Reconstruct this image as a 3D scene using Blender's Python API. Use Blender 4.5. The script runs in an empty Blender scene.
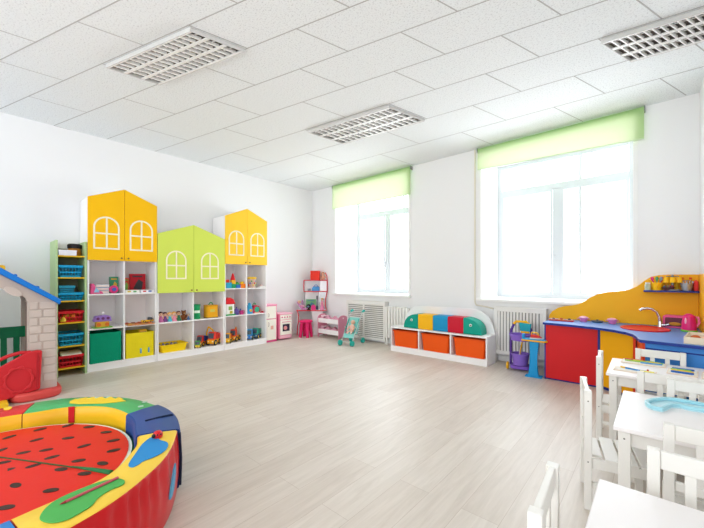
import bpy, bmesh, math, random
from mathutils import Vector, Matrix, Euler
random.seed(7)
PI = math.pi
scene = bpy.context.scene
C = scene.collection

# ------------------------------------------------------------------ materials
def lin(h):
    h = h.lstrip('#')
    out = []
    for i in (0, 2, 4):
        v = int(h[i:i+2], 16) / 255
        out.append(v / 12.92 if v <= .04045 else ((v + .055) / 1.055) ** 2.4)
    return tuple(out) + (1,)
MC = {}
def mat(hexc, rough=.5, spec=.4, noise=.04, scale=6, bump=0, metal=0, bscale=40, trans=0, name=None):
    key = (hexc, rough, spec, noise, scale, bump, metal, bscale, trans)
    if key in MC: return MC[key]
    m = bpy.data.materials.new(name or 'paint_' + hexc); m.use_nodes = True
    nt = m.node_tree; b = nt.nodes['Principled BSDF']
    b.inputs['Roughness'].default_value = rough
    b.inputs['Specular IOR Level'].default_value = spec * (1 if metal else .55)
    b.inputs['Metallic'].default_value = metal
    col = lin(hexc)
    tc = nt.nodes.new('ShaderNodeTexCoord')
    n = nt.nodes.new('ShaderNodeTexNoise'); n.inputs['Scale'].default_value = scale; n.inputs['Detail'].default_value = 4
    nt.links.new(tc.outputs['Object'], n.inputs['Vector'])
    mx = nt.nodes.new('ShaderNodeMix'); mx.data_type = 'RGBA'
    mx.inputs['A'].default_value = tuple(c * (1 - noise) for c in col[:3]) + (1,)
    mx.inputs['B'].default_value = tuple(min(1, c * (1 + noise)) for c in col[:3]) + (1,)
    nt.links.new(n.outputs['Fac'], mx.inputs['Factor']); nt.links.new(mx.outputs['Result'], b.inputs['Base Color'])
    if bump:
        n2 = nt.nodes.new('ShaderNodeTexNoise'); n2.inputs['Scale'].default_value = bscale; n2.inputs['Detail'].default_value = 3
        nt.links.new(tc.outputs['Object'], n2.inputs['Vector'])
        bp = nt.nodes.new('ShaderNodeBump'); bp.inputs['Strength'].default_value = bump; bp.inputs['Distance'].default_value = .01
        nt.links.new(n2.outputs['Fac'], bp.inputs['Height']); nt.links.new(bp.outputs['Normal'], b.inputs['Normal'])
    if trans:
        out = nt.nodes['Material Output']
        tr = nt.nodes.new('ShaderNodeBsdfTranslucent'); tr.inputs['Color'].default_value = col
        ms = nt.nodes.new('ShaderNodeMixShader'); ms.inputs['Fac'].default_value = trans
        nt.links.new(b.outputs['BSDF'], ms.inputs[1]); nt.links.new(tr.outputs['BSDF'], ms.inputs[2])
        nt.links.new(ms.outputs['Shader'], out.inputs['Surface'])
    MC[key] = m
    return m

def floor_material():
    m = bpy.data.materials.new('pale_wood_floor'); m.use_nodes = True
    nt = m.node_tree; b = nt.nodes['Principled BSDF']; L = nt.links.new
    tc = nt.nodes.new('ShaderNodeTexCoord')
    mp = nt.nodes.new('ShaderNodeMapping'); mp.inputs['Rotation'].default_value = (0, 0, PI / 2)
    L(tc.outputs['Object'], mp.inputs['Vector'])
    br = nt.nodes.new('ShaderNodeTexBrick'); br.offset = .37; br.inputs['Scale'].default_value = 1
    br.inputs['Brick Width'].default_value = 1.25; br.inputs['Row Height'].default_value = .19
    br.inputs['Mortar Size'].default_value = .0012; br.inputs['Mortar Smooth'].default_value = .3
    br.inputs['Color1'].default_value = lin('#cdc2b7'); br.inputs['Color2'].default_value = lin('#d5ccc2')
    br.inputs['Mortar'].default_value = lin('#b3a395')
    L(mp.outputs['Vector'], br.inputs['Vector'])
    mp2 = nt.nodes.new('ShaderNodeMapping'); mp2.inputs['Scale'].default_value = (14, 1.1, 1)
    L(tc.outputs['Object'], mp2.inputs['Vector'])
    n = nt.nodes.new('ShaderNodeTexNoise'); n.inputs['Scale'].default_value = 2.2; n.inputs['Detail'].default_value = 8; n.inputs['Roughness'].default_value = .65
    n.inputs['Distortion'].default_value = .6
    L(mp2.outputs['Vector'], n.inputs['Vector'])
    cr = nt.nodes.new('ShaderNodeValToRGB')
    cr.color_ramp.elements[0].position = .32; cr.color_ramp.elements[0].color = (.86, .84, .815, 1)
    cr.color_ramp.elements[1].position = .66; cr.color_ramp.elements[1].color = (1.05, 1.05, 1.05, 1)
    L(n.outputs['Fac'], cr.inputs['Fac'])
    mx = nt.nodes.new('ShaderNodeMix'); mx.data_type = 'RGBA'; mx.blend_type = 'MULTIPLY'; mx.inputs['Factor'].default_value = .8
    L(br.outputs['Color'], mx.inputs['A']); L(cr.outputs['Color'], mx.inputs['B'])
    L(mx.outputs['Result'], b.inputs['Base Color'])
    b.inputs['Roughness'].default_value = .42; b.inputs['Specular IOR Level'].default_value = .42
    bp = nt.nodes.new('ShaderNodeBump'); bp.inputs['Strength'].default_value = .12; bp.inputs['Distance'].default_value = .003
    L(n.outputs['Fac'], bp.inputs['Height']); L(bp.outputs['Normal'], b.inputs['Normal'])
    return m

def tile_material():
    m = bpy.data.materials.new('mineral_ceiling_tile'); m.use_nodes = True
    nt = m.node_tree; b = nt.nodes['Principled BSDF']; L = nt.links.new
    tc = nt.nodes.new('ShaderNodeTexCoord')
    n = nt.nodes.new('ShaderNodeTexNoise'); n.inputs['Scale'].default_value = 75; n.inputs['Detail'].default_value = 4; n.inputs['Roughness'].default_value = .7
    L(tc.outputs['Object'], n.inputs['Vector'])
    cr = nt.nodes.new('ShaderNodeValToRGB')
    cr.color_ramp.elements[0].position = .34; cr.color_ramp.elements[0].color = lin('#c9cccd')
    cr.color_ramp.elements[1].position = .47; cr.color_ramp.elements[1].color = lin('#ebefef')
    L(n.outputs['Fac'], cr.inputs['Fac']); L(cr.outputs['Color'], b.inputs['Base Color'])
    b.inputs['Roughness'].default_value = .9
    bp = nt.nodes.new('ShaderNodeBump'); bp.inputs['Strength'].default_value = .12; bp.inputs['Distance'].default_value = .003
    L(n.outputs['Fac'], bp.inputs['Height']); L(bp.outputs['Normal'], b.inputs['Normal'])
    return m

def glass_material():
    m = bpy.data.materials.new('window_glass'); m.use_nodes = True
    nt = m.node_tree; nt.nodes.remove(nt.nodes['Principled BSDF'])
    t = nt.nodes.new('ShaderNodeBsdfTransparent'); g = nt.nodes.new('ShaderNodeBsdfGlossy'); g.inputs['Roughness'].default_value = .03
    mx = nt.nodes.new('ShaderNodeMixShader'); mx.inputs['Fac'].default_value = .05
    nt.links.new(t.outputs[0], mx.inputs[1]); nt.links.new(g.outputs[0], mx.inputs[2])
    nt.links.new(mx.outputs[0], nt.nodes['Material Output'].inputs['Surface'])
    return m

WALL = mat('#efefef', .85, .2, .008, 2, .03, name='white_wall_paint')
TRIM = mat('#f1f1ef', .5, .3, .01, name='white_trim')
CABW = mat('#f4f2f2', .45, .35, .015, name='white_laminate')
CABI = mat('#f6f2f2', .6, .3, .02, name='white_laminate_inside')
CHW = mat('#e6e3dd', .42, .4, .03, 9, name='white_painted_wood')
PVC = mat('#c6cacd', .4, .4, .01, name='window_plastic')
GLASS = glass_material()
YEL = '#f6bd10'; LIME = '#d2e25e'; RED = '#d8271c'
CHROME = mat('#c9ccd0', .22, .5, .02, metal=1, name='chrome')
BLK = mat('#2a2726', .5)

# ------------------------------------------------------------------ mesh helper
class MB:
    def __init__(s): s.bm = bmesh.new(); s.mi = 0
    def _f(s, vs):
        try:
            f = s.bm.faces.new(vs); f.material_index = s.mi; return f
        except ValueError: return None
    def box(s, x0, x1, y0, y1, z0, z1):
        v = [s.bm.verts.new(p) for p in ((x0,y0,z0),(x1,y0,z0),(x1,y1,z0),(x0,y1,z0),(x0,y0,z1),(x1,y0,z1),(x1,y1,z1),(x0,y1,z1))]
        for q in ((3,2,1,0),(4,5,6,7),(0,1,5,4),(1,2,6,5),(2,3,7,6),(3,0,4,7)): s._f([v[i] for i in q])
        return s
    def beam(s, p0, p1, w, h, up=(0,0,1)):
        p0, p1 = Vector(p0), Vector(p1); d = (p1 - p0).normalized(); up = Vector(up)
        if abs(d.dot(up)) > .98: up = Vector((1,0,0))
        a = d.cross(up).normalized(); b = a.cross(d).normalized()
        v = []
        for p in (p0, p1):
            for sa, sb in ((-1,-1),(1,-1),(1,1),(-1,1)): v.append(s.bm.verts.new(p + a*w/2*sa + b*h/2*sb))
        for q in ((3,2,1,0),(4,5,6,7),(0,1,5,4),(1,2,6,5),(2,3,7,6),(3,0,4,7)): s._f([v[i] for i in q])
        return s
    def loft(s, rings, closed=False, caps=True):
        R = [[s.bm.verts.new(p) for p in r] for r in rings]
        n = len(R[0]); m = len(R)
        for i in range(m if closed else m - 1):
            a, b = R[i], R[(i+1) % m]
            for j in range(n): s._f([a[j], a[(j+1) % n], b[(j+1) % n], b[j]])
        if caps and not closed: s._f(R[0][::-1]); s._f(R[-1])
        return s
    def tube(s, pts, r, n=10, closed=False):
        P = [Vector(p) for p in pts]; m = len(P); rings = []
        rr = r if isinstance(r, (list, tuple)) else [r]*m
        prev = None
        for i, p in enumerate(P):
            if closed: d = (P[(i+1) % m] - P[i-1]).normalized()
            else: d = (P[min(i+1, m-1)] - P[max(i-1, 0)]).normalized()
            if prev is None:
                u = Vector((0,0,1)) if abs(d.z) < .9 else Vector((1,0,0))
                a = d.cross(u).normalized()
            else:
                a = (prev - d*prev.dot(d)).normalized()
            prev = a; b = d.cross(a)
            rings.append([p + (a*math.cos(2*PI*k/n) + b*math.sin(2*PI*k/n))*rr[i] for k in range(n)])
        return s.loft(rings, closed)
    def cyl(s, p0, p1, r0, r1=None, n=20):
        return s.tube([p0, p1], [r0, r0 if r1 is None else r1], n)
    def lathe(s, prof, c=(0,0,0), n=24, axis='z', sx=1, sy=1):
        rings = []
        for r, z in prof:
            ring = []
            for k in range(n):
                a = 2*PI*k/n; u, v = max(r, 1e-4)*math.cos(a)*sx, max(r, 1e-4)*math.sin(a)*sy
                p = {'z': (u, v, z), 'x': (z, u, v), 'y': (v, z, u)}[axis]
                ring.append((c[0]+p[0], c[1]+p[1], c[2]+p[2]))
            rings.append(ring)
        return s.loft(rings)
    def ell(s, c, r, n=18):
        if not isinstance(r, (tuple, list)): r = (r, r, r)
        m = n // 2
        prof = [(max(1e-3, math.sin(PI*i/m)), -math.cos(PI*i/m)) for i in range(m+1)]
        rings = [[(c[0]+q*math.cos(2*PI*k/n)*r[0], c[1]+q*math.sin(2*PI*k/n)*r[1], c[2]+z*r[2]) for k in range(n)] for q, z in prof]
        return s.loft(rings)
    def prism(s, pts, axis, a0, a1):
        def P(u, v, a): return {'x': (a, u, v), 'y': (u, a, v), 'z': (u, v, a)}[axis]
        A = [s.bm.verts.new(P(u, v, a0)) for u, v in pts]; B = [s.bm.verts.new(P(u, v, a1)) for u, v in pts]
        n = len(pts)
        s._f(A[::-1]); s._f(B)
        for j in range(n): s._f([A[j], A[(j+1) % n], B[(j+1) % n], B[j]])
        return s
    def frame(s, outer, inner, axis, a0, a1):
        """band between two matching outlines, extruded"""
        def P(q, a): u, v = q; return {'x': (a, u, v), 'y': (u, a, v), 'z': (u, v, a)}[axis]
        n = len(outer)
        O0 = [s.bm.verts.new(P(q, a0)) for q in outer]; O1 = [s.bm.verts.new(P(q, a1)) for q in outer]
        I0 = [s.bm.verts.new(P(q, a0)) for q in inner]; I1 = [s.bm.verts.new(P(q, a1)) for q in inner]
        for j in range(n):
            k = (j+1) % n
            s._f([O0[j], O0[k], O1[k], O1[j]]); s._f([I0[k], I0[j], I1[j], I1[k]])
            s._f([O1[j], O1[k], I1[k], I1[j]]); s._f([O0[k], O0[j], I0[j], I0[k]])
        return s
    def torus(s, c, R, r, axis='z', n=24, m=8, a0=0, a1=2*PI):
        full = abs(a1 - a0 - 2*PI) < 1e-6
        k = n if full else n + 1
        pts = []
        for i in range(k):
            a = a0 + (a1-a0)*i/n; u, v = R*math.cos(a), R*math.sin(a)
            p = {'z': (u, v, 0), 'x': (0, u, v), 'y': (u, 0, v)}[axis]
            pts.append((c[0]+p[0], c[1]+p[1], c[2]+p[2]))
        return s.tube(pts, r, m, closed=full)
    def tf(s, M):
        s.bm.transform(M); return s
    def build(s, name, m, parent=None, bevel=0, smooth=38, seg=2, kind=None, label=None):
        bmesh.ops.recalc_face_normals(s.bm, faces=s.bm.faces[:])
        if smooth:
            for f in s.bm.faces: f.smooth = True
            for e in s.bm.edges:
                if len(e.link_faces) == 2 and e.calc_face_angle(0) > math.radians(smooth): e.smooth = False
        me = bpy.data.meshes.new(name); s.bm.to_mesh(me); s.bm.free()
        for mm in (m if isinstance(m, list) else [m]): me.materials.append(mm)
        o = bpy.data.objects.new(name, me); C.objects.link(o)
        if parent: o.parent = parent
        if bevel:
            md = o.modifiers.new('bevel', 'BEVEL'); md.width = bevel; md.segments = seg; md.limit_method = 'ANGLE'; md.angle_limit = math.radians(40)
            md.harden_normals = False
        if kind: o['kind'] = kind
        if label: o['label'] = label
        return o

def rrect(x0, x1, y0, y1, r, n=5):
    pts = []
    for cx, cy, a in ((x1-r, y1-r, 0), (x0+r, y1-r, 90), (x0+r, y0+r, 180), (x1-r, y0+r, 270)):
        for i in range(n+1):
            t = math.radians(a + 90*i/n); pts.append((cx + r*math.cos(t), cy + r*math.sin(t)))
    return pts

def tag(o, label, cat, group=None, kind=None):
    o['label'] = label; o['category'] = cat
    if group: o['group'] = group
    if kind: o['kind'] = kind
    return o
def thing(name, label, cat, loc=(0,0,0), rz=0, group=None):
    o = bpy.data.objects.new(name, None); C.objects.link(o); o.empty_display_size = .1
    o.location = loc; o.rotation_euler = (0, 0, rz)
    return tag(o, label, cat, group)
def dup(root, loc, rz=None, label=None, group=None):
    r = root.copy(); C.objects.link(r); r.location = loc
    if rz is not None: r.rotation_euler = (0, 0, rz)
    if label: r['label'] = label
    if group: r['group'] = group
    for ch in list(root.children):
        c = ch.copy(); C.objects.link(c); c.parent = r
        for g in ch.children:
            d = g.copy(); C.objects.link(d); d.parent = c
    return r
def struct(name, mb, m, bevel=0, parent=None):
    o = mb.build(name, m, parent, bevel)
    if not parent: o['kind'] = 'structure'
    return o

# ------------------------------------------------------------------ room shell
XL, YB, ZC = -5.86, 5.21, 3.2
W1 = (-5.11, -3.29, .90, 3.08); W2 = (-1.99, -.20, .90, 3.08)
DEEP = .85
XR = 2.3; YR = -3.2
struct('floor', MB().box(XL-.1, XR+.1, YR-.1, YB+.02, -.1, 0), floor_material())
struct('wall_left', MB().box(XL-.15, XL, YR-.1, YB+DEEP, 0, ZC), WALL)
b = MB()
xs = [XL, W1[0], W1[1], W2[0], W2[1], XR+.1]
for i in (0, 2, 4): b.box(xs[i], xs[i+1], YB, YB+DEEP, 0, ZC)
for w in (W1, W2):
    b.box(w[0], w[1], YB, YB+DEEP, 0, w[2]); b.box(w[0], w[1], YB, YB+DEEP, w[3], ZC)
struct('wall_back', b, WALL)
struct('wall_right', MB().box(XR, XR+.15, YR-.1, YB+.02, 0, ZC), WALL)
struct('wall_front', MB().box(XL, XR, YR-.15, YR, 0, ZC), WALL)
struct('trim_1', MB().box(.352, .80, 4.25, YB, 0, ZC), WALL, .004)          # pier beside the play kitchen

# ceiling: tile field with fine joints
HM = [[0.19007937, 0.77719986, -3.43466573], [0.38810033, 0.37971205, 0.14619116], [-0.03309784, 0.07302513, 1.0]]
def g(l, k):
    w = HM[2][0]*l + HM[2][1]*k + HM[2][2]
    return ((HM[0][0]*l + HM[0][1]*k + HM[0][2])/w, (HM[1][0]*l + HM[1][1]*k + HM[1][2])/w)
b = MB(); b.box(XL-.1, XR+.1, YR-.1, YB+.02, ZC, ZC+.12); b.mi = 1
def clip(p, q):
    x0, x1, y0, y1 = XL+.003, XR-.003, YR+.003, YB-.003
    t0, t1 = 0, 1; dx, dy = q[0]-p[0], q[1]-p[1]
    for pp, qq in ((-dx, p[0]-x0), (dx, x1-p[0]), (-dy, p[1]-y0), (dy, y1-p[1])):
        if abs(pp) < 1e-12:
            if qq < 0: return None
        else:
            r = qq/pp
            if pp < 0: t0 = max(t0, r)
            else: t1 = min(t1, r)
    if t0 >= t1: return None
    return (p[0]+dx*t0, p[1]+dy*t0), (p[0]+dx*t1, p[1]+dy*t1)
def joint(p, q):
    c = clip(p, q)
    if c: b.beam((c[0][0], c[0][1], ZC-.0005), (c[1][0], c[1][1], ZC-.0005), .0085, .002)
for l in range(-9, 9): joint(g(l, -3), g(l, 9))
for l in range(-9, 9):
    k = -3 if l % 2 else -2.5
    while k < 9:
        joint(g(l, k), g(l+1, k)); k += 1
struct('ceiling', b, [tile_material(), mat('#b9b9b7', .8, .1, .01, name='tile_joint')])

# windows
def window(n, w, mull, split, thin):
    x0, x1, z0, z1 = w; y = YB + DEEP - .13
    o = struct('window_%d' % n, MB().box(x0, x1, y+.03, y+.035, z0+.02, z1), GLASS)
    o['label'] = 'white framed window with bright daylight behind'
    f = MB(); t = .065
    f.box(x0, x0+t, y, y+.07, z0, z1).box(x1-t, x1, y, y+.07, z0, z1).box(x0+t, x1-t, y, y+.07, z0, z0+t).box(x0+t, x1-t, y, y+.07, z1-t, z1)
    f.build('window_frame', PVC, o, .006)
    f = MB(); f.box(x0+t, x1-t, y+.002, y+.065, split-.045, split+.045); f.build('transom', PVC, o, .006)
    f = MB(); f.box(mull-.055, mull+.055, y+.001, y+.066, z0+t, split-.045); f.build('mullion', PVC, o, .006)
    f = MB(); f.box(thin-.02, thin+.02, y+.003, y+.06, z0+t, split-.045)
    f.box(thin-.02, thin+.02, y+.003, y+.06, split+.045, z1-t); f.build('glazing_bar', PVC, o, .004)
    f = MB()
    for a, c in ((x0+t, mull-.055), (mull+.055, x1-t)):
        s = .035
        f.box(a, a+s, y-.012, y, z0+t, split-.045).box(c-s, c, y-.012, y, z0+t, split-.045).box(a+s, c-s, y-.012, y, z0+t, z0+t+s).box(a+s, c-s, y-.012, y, split-.045-s, split-.045)
    f.build('casement', PVC, o, .003)
    f = MB(); f.box(mull-.03, mull-.012, y-.045, y-.012, 1.55, 1.57).box(mull-.03, mull-.012, y-.045, y-.03, 1.45, 1.57); f.build('handle', PVC, o, .003)
    f = MB(); f.box(x0-.06, x1+.06, YB-.075, YB, z0-.035, z0+.002); f.box(x0, x1, YB, y, z0-.001, z0+.003)
    f.build('window_sill', TRIM, o, .008)
window(1, W1, -4.27, 2.62, -3.86); window(2, W2, -1.12, 2.62, -.82)
# moulding around the window openings
b = MB()
for w in (W1, W2):
    b.box(w[0]-.045, w[0], YB-.012, YB, w[2]+.003, w[3]); b.box(w[1], w[1]+.045, YB-.012, YB, w[2]+.003, w[3])
struct('trim_2', b, TRIM, .003)
# skirting boards
struct('baseboard_back', MB().box(XL, .35, YB-.018, YB, 0, .075), TRIM, .004)
struct('baseboard_left', MB().box(XL, XL+.018, YR, YB-.02, 0, .075), TRIM, .004)
struct('baseboard_right', MB().box(XR-.018, XR, YR, YB-.02, 0, .075), TRIM, .004)

# ------------------------------------------------------------------ blinds
def blind_mat():
    m = bpy.data.materials.new('lime_blind_fabric'); m.use_nodes = True
    nt = m.node_tree; b = nt.nodes['Principled BSDF']; b.inputs['Base Color'].default_value = lin('#a3d388'); b.inputs['Roughness'].default_value = .8
    b.inputs['Specular IOR Level'].default_value = .1
    tc = nt.nodes.new('ShaderNodeTexCoord'); n = nt.nodes.new('ShaderNodeTexNoise'); n.inputs['Scale'].default_value = 300
    nt.links.new(tc.outputs['Object'], n.inputs['Vector'])
    bp = nt.nodes.new('ShaderNodeBump'); bp.inputs['Strength'].default_value = .1; bp.inputs['Distance'].default_value = .001
    nt.links.new(n.outputs['Fac'], bp.inputs['Height']); nt.links.new(bp.outputs['Normal'], b.inputs['Normal'])
    tr = nt.nodes.new('ShaderNodeBsdfTranslucent'); tr.inputs['Color'].default_value = lin('#fff6ee')
    ms = nt.nodes.new('ShaderNodeMixShader'); ms.inputs['Fac'].default_value = .50
    nt.links.new(b.outputs[0], ms.inputs[1]); nt.links.new(tr.outputs[0], ms.inputs[2])
    nt.links.new(ms.outputs[0], nt.nodes['Material Output'].inputs['Surface'])
    return m
BLIND = blind_mat()
def blind(x0, x1, zl, zr, label):
    t = thing('roller_blind', label, 'blind', ((x0+x1)/2, YB-.05, 3.155), 0, 'lime green roller blinds')
    cx = (x0+x1)/2; cz = 3.155
    MB().cyl((x0-cx, 0, 0), (x1-cx, 0, 0), .019).build('roller_tube', mat('#8fc46a', .6), t)
    MB().prism([(x0-cx, zl-cz), (x1-cx, zr-cz), (x1-cx, .02), (x0-cx, .02)], 'y', -.0225, -.021).build('blind_fabric', BLIND, t)
    MB().cyl((x0-cx, -.022, zl-cz), (x1-cx, -.022, zr-cz), .007, n=10).build('bottom_bar', mat('#cfe3bd', .5), t)
    for s in (x0-cx-.012, x1-cx): MB().box(s, s+.012, -.03, .045, -.03, .03).build('bracket', mat('#8a8f86', .4), t, .003)
blind(-5.14, -3.215, 2.69, 2.69, 'short lime green roller blind over the window nearer the pink toy desk')
blind(-2.02, -.10, 2.86, 2.81, 'long lime green roller blind over the window behind the play kitchen')

# ------------------------------------------------------------------ ceiling lights
def lattice_light(l, k0, label):
    P = [g(l+.04, k0+.012), g(l+.04, k0+.988), g(l+.97, k0+.988), g(l+.97, k0+.012)]
    c = (sum(p[0] for p in P)/4, sum(p[1] for p in P)/4)
    def q(u, v):                     # u along length, v across, inside the tile cell
        p = g(l+.04+.93*v, k0+.012+.976*u); return (p[0]-c[0], p[1]-c[1])
    t = thing('ceiling_light', label, 'light', (c[0], c[1], ZC-.036), 0, 'recessed louvre ceiling lights')
    def quad(mb, us, vs, z0, z1): mb.prism([q(us[0], vs[0]), q(us[1], vs[0]), q(us[1], vs[1]), q(us[0], vs[1])], 'z', z0, z1)
    f = MB(); e = .008; ev = .022
    quad(f, (0, 1), (0, ev), 0, .034); quad(f, (0, 1), (1-ev, 1), 0, .034); quad(f, (0, e), (ev, 1-ev), 0, .034); quad(f, (1-e, 1), (ev, 1-ev), 0, .034)
    f.build('light_frame', mat('#cfcecb', .4, name='light_frame_white'), t, .002)
    f = MB(); quad(f, (e, 1-e), (ev, 1-ev), .028, .034); f.build('reflector', mat('#5a534b', .35, .5, .3, 9, metal=.4, name='brushed_reflector'), t)
    for i in range(3):
        v = ev + (1-2*ev)*(i+.5)/3
        tb = MB(); a, bq = q(e, v), q(1-e, v); tb.cyl((a[0], a[1], .030), (bq[0], bq[1], .020), .006, n=10)
        tb.build('tube_lamp', mat('#d9d9d6', .3), t)
    for i in range(4):
        v = ev + (1-2*ev)*i/3; w = .03
        f = MB(); quad(f, (e, 1-e), (max(ev, v-w), min(1-ev, v+w)), .001, .010); f.build('louvre_rail', mat('#ecebe8', .3, .5, name='louvre_white'), t)
    n = 15
    f = MB()
    for i in range(1, n):
        u = e + (1-2*e)*i/n
        for j in range(3):
            v0 = ev + (1-2*ev)*j/3 + .03; v1 = ev + (1-2*ev)*(j+1)/3 - .03
            quad(f, (u-.007, u+.007), (v0, v1), .001, .026)
    f.build('louvre_blades', mat('#f2f1ee', .3, .5, .03, name='louvre_blade'), t)
    return t
lattice_light(2, -.5, 'recessed louvre ceiling light nearest the yellow cabinets on the left')
lattice_light(6, -.5, 'recessed louvre ceiling light between the two windows, the smallest seen')
lattice_light(6, 2.5, 'recessed louvre ceiling light in the top right, above the play kitchen')

# ------------------------------------------------------------------ house cabinets
def arch(w, h, n=14, inset=0):
    r = w/2
    pts = [(-r+inset, inset), (r-inset, inset)]
    zc = h - r
    for i in range(n+1):
        a = PI*i/n; pts.append(((r-inset)*math.cos(a), zc + (r-inset)*math.sin(a)))
    return pts
XF = -5.42; XBK = -5.845; DEP = XF - XBK
def house_cabinet(y0, W, dz, eave, apex, shelves, colr, wz, label):
    t = thing('house_cabinet', label, 'cabinet', (XBK, y0, 0), 0, 'house shaped toy cabinets')
    th = .018; D = DEP
    for yy in (0, W-th): MB().box(0, D-.001, yy, yy+th, 0, eave).build('side_panel', CABW, t, .001)
    MB().prism([(th, .0), (W-th, .0), (W-th, eave), (W/2, apex), (th, eave)], 'x', .0, .006).build('back_panel', CABI, t)
    MB().box(.006, D-.002, W/2-th/2, W/2+th/2, .08, dz).build('divider', CABW, t, .001)
    MB().box(D-.03, D-.012, th, W-th, 0, .078).build('plinth', CABW, t)
    for z in [.08] + shelves:
        for a, c in ((th, W/2-th/2), (W/2+th/2, W-th)):
            MB().box(.006, D-.003, a, c, z, z+th).build('shelf', CABW, t, .001)
    MB().box(.006, D-.003, th, W-th, dz, dz+th).build('cupboard_floor', CABW, t)
    s = (apex-eave)/(W/2)
    MB().prism([(0, eave), (W/2, apex), (W/2, apex-.018), (.018, eave-.012)], 'x', 0, D-.002).build('roof_panel', CABW, t)
    MB().prism([(W, eave), (W/2, apex), (W/2, apex-.018), (W-.018, eave-.012)], 'x', 0, D-.002).build('roof_panel', CABW, t)
    cm = mat(colr, .45, .3, .02, name='cabinet_door_' + colr.lstrip('#'))
    for sgn in (0, 1):
        a, c = (0, W/2-.0022) if sgn == 0 else (W/2+.0022, W)
        pts = [(a, dz), (c, dz), (c, apex if sgn == 0 else eave), (a, eave if sgn == 0 else apex)]
        d = MB().prism(pts, 'x', D, D+.018).build('door', cm, t, .0015)
        ym = (a+c)/2; w = .295 if W > .9 else .29
        wo = MB()
        o_ = [(ym+u, wz+v) for u, v in arch(w, .43)]; i_ = [(ym+u, wz+v) for u, v in arch(w, .43, inset=.02)]
        wo.frame(o_, i_, 'x', D+.0182, D+.021)
        wo.box(D+.0182, D+.021, ym-.01, ym+.01, wz+.018, wz+.412)
        wo.box(D+.0182, D+.0212, ym-w/2+.018, ym-.01, wz+.195, wz+.215).box(D+.0182, D+.0212, ym+.01, ym+w/2-.018, wz+.195, wz+.215)
        wo.build('window_motif', mat('#f3ecd0', .5), d)
        yk = (W/2-.04) if sgn == 0 else (W/2+.04)
        MB().lathe([(.004, 0), (.004, .012), (.011, .014), (.012, .022), (.006, .026)], (D+.018, yk, dz+.035), 14, 'x').build('knob', mat('#8d6f35', .3, metal=.7), d)
    return t
house_cabinet(1.0, .81, 1.445, 2.255, 2.418, [.555-.018, 1.005-.018], YEL, 1.592, 'tall white cabinet with deep yellow house shaped doors beside the green basket rack')
house_cabinet(1.818, 1.036, .992, 1.865, 2.045, [.557-.018], LIME, 1.198, 'white cabinet with lime green house shaped doors between the two yellow ones')
house_cabinet(2.86, .825, 1.455, 2.27, 2.444, [.572-.018, 1.04-.018], '#ffce3a', 1.605, 'white cabinet with yellow house shaped doors at the right end near the pink toy fridge')

# ------------------------------------------------------------------ green basket rack
t = thing('basket_rack', 'tall narrow pale green rack with yellow shelves beside the yellow house cabinet', 'rack', (XBK, .690, 0))
GR = mat('#b6cf98', .5, .3, .02); RW = .283
for yy in (0, RW): MB().box(0, DEP, yy, yy+.022, 0, 1.675).build('side_panel', GR, t, .002)
MB().box(0, .008, .022, RW, .03, 1.60).build('back_panel', mat('#9d9a80', .7), t)
RS = [.085, .355, .645, .915, 1.205, 1.475]
for z in RS: MB().box(.008, DEP-.002, .022, RW, z, z+.016).build('shelf', mat('#f0bf22', .45), t, .001)

def basket(x0, x1, y0, y1, z0, h, hexc, label, group='plastic lattice baskets'):
    """tapered lattice basket"""
    cx, cy = (x0+x1)/2, (y0+y1)/2
    t = thing('plastic_basket', label, 'basket', (cx, cy, z0), 0, group)
    m = mat(hexc, .4, .4)
    a, c = (x1-x0)/2, (y1-y0)/2; tp = .85
    b = MB(); b.box(-a*tp, a*tp, -c*tp, c*tp, 0, .006)
    def wall(P, Q, P2, Q2, n):       # bottom P-Q, top P2-Q2
        P, Q, P2, Q2 = map(Vector, (P, Q, P2, Q2))
        for i in range(n+1):
            u = i/n; b.beam(P.lerp(Q, u), P2.lerp(Q2, u), .007, .006)
        for v in (.08, .42): b.beam(P.lerp(P2, v), Q.lerp(Q2, v), .005, h*.11)
    bl = [(-a*tp, -c*tp, .003), (a*tp, -c*tp, .003), (a*tp, c*tp, .003), (-a*tp, c*tp, .003)]
    tl = [(-a+.004, -c+.004, h-.004), (a-.004, -c+.004, h-.004), (a-.004, c-.004, h-.004), (-a+.004, c-.004, h-.004)]
    for i in range(4):
        j = (i+1) % 4; n = 7
        wall(bl[i], bl[j], tl[i], tl[j], n)
    b.build('lattice_body', m, t)
    r = MB(); r.frame([(-a-.003, -c-.003), (a+.003, -c-.003), (a+.003, c+.003), (-a-.003, c+.003)], [(-a+.01, -c+.01), (a-.01, -c+.01), (a-.01, c-.01), (-a+.01, c-.01)], 'z', h-.03, h)
    r.build('rim', m, t, .002)
    return t
TURQ = '#1aa0d0'
bx0, bx1 = XBK+.06, XF-.015
basket(bx0, bx1, .722, .955, RS[4]+.016, .15, TURQ, 'turquoise lattice basket on the highest basket shelf of the green rack')
basket(bx0, bx1, .72, .965, RS[3]+.016, .10, TURQ, 'low turquoise basket under a smaller blue basket on the green rack')
basket(bx0+.05, bx1-.08, .735, .89, RS[3]+.016+.101, .085, '#36add2', 'small blue basket stacked on top of a wider turquoise one')
basket(bx0, bx1, .72, .965, RS[2]+.016, .14, '#dc222c', 'upper red lattice basket with yellow toys on the green rack')
basket(bx0, bx1, .72, .965, RS[1]+.016, .15, TURQ, 'turquoise lattice basket between the two red ones on the green rack')
basket(bx0, bx1, .72, .965, RS[0]+.016, .15, '#dc222c', 'red lattice basket on the lowest shelf of the green rack')
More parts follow.
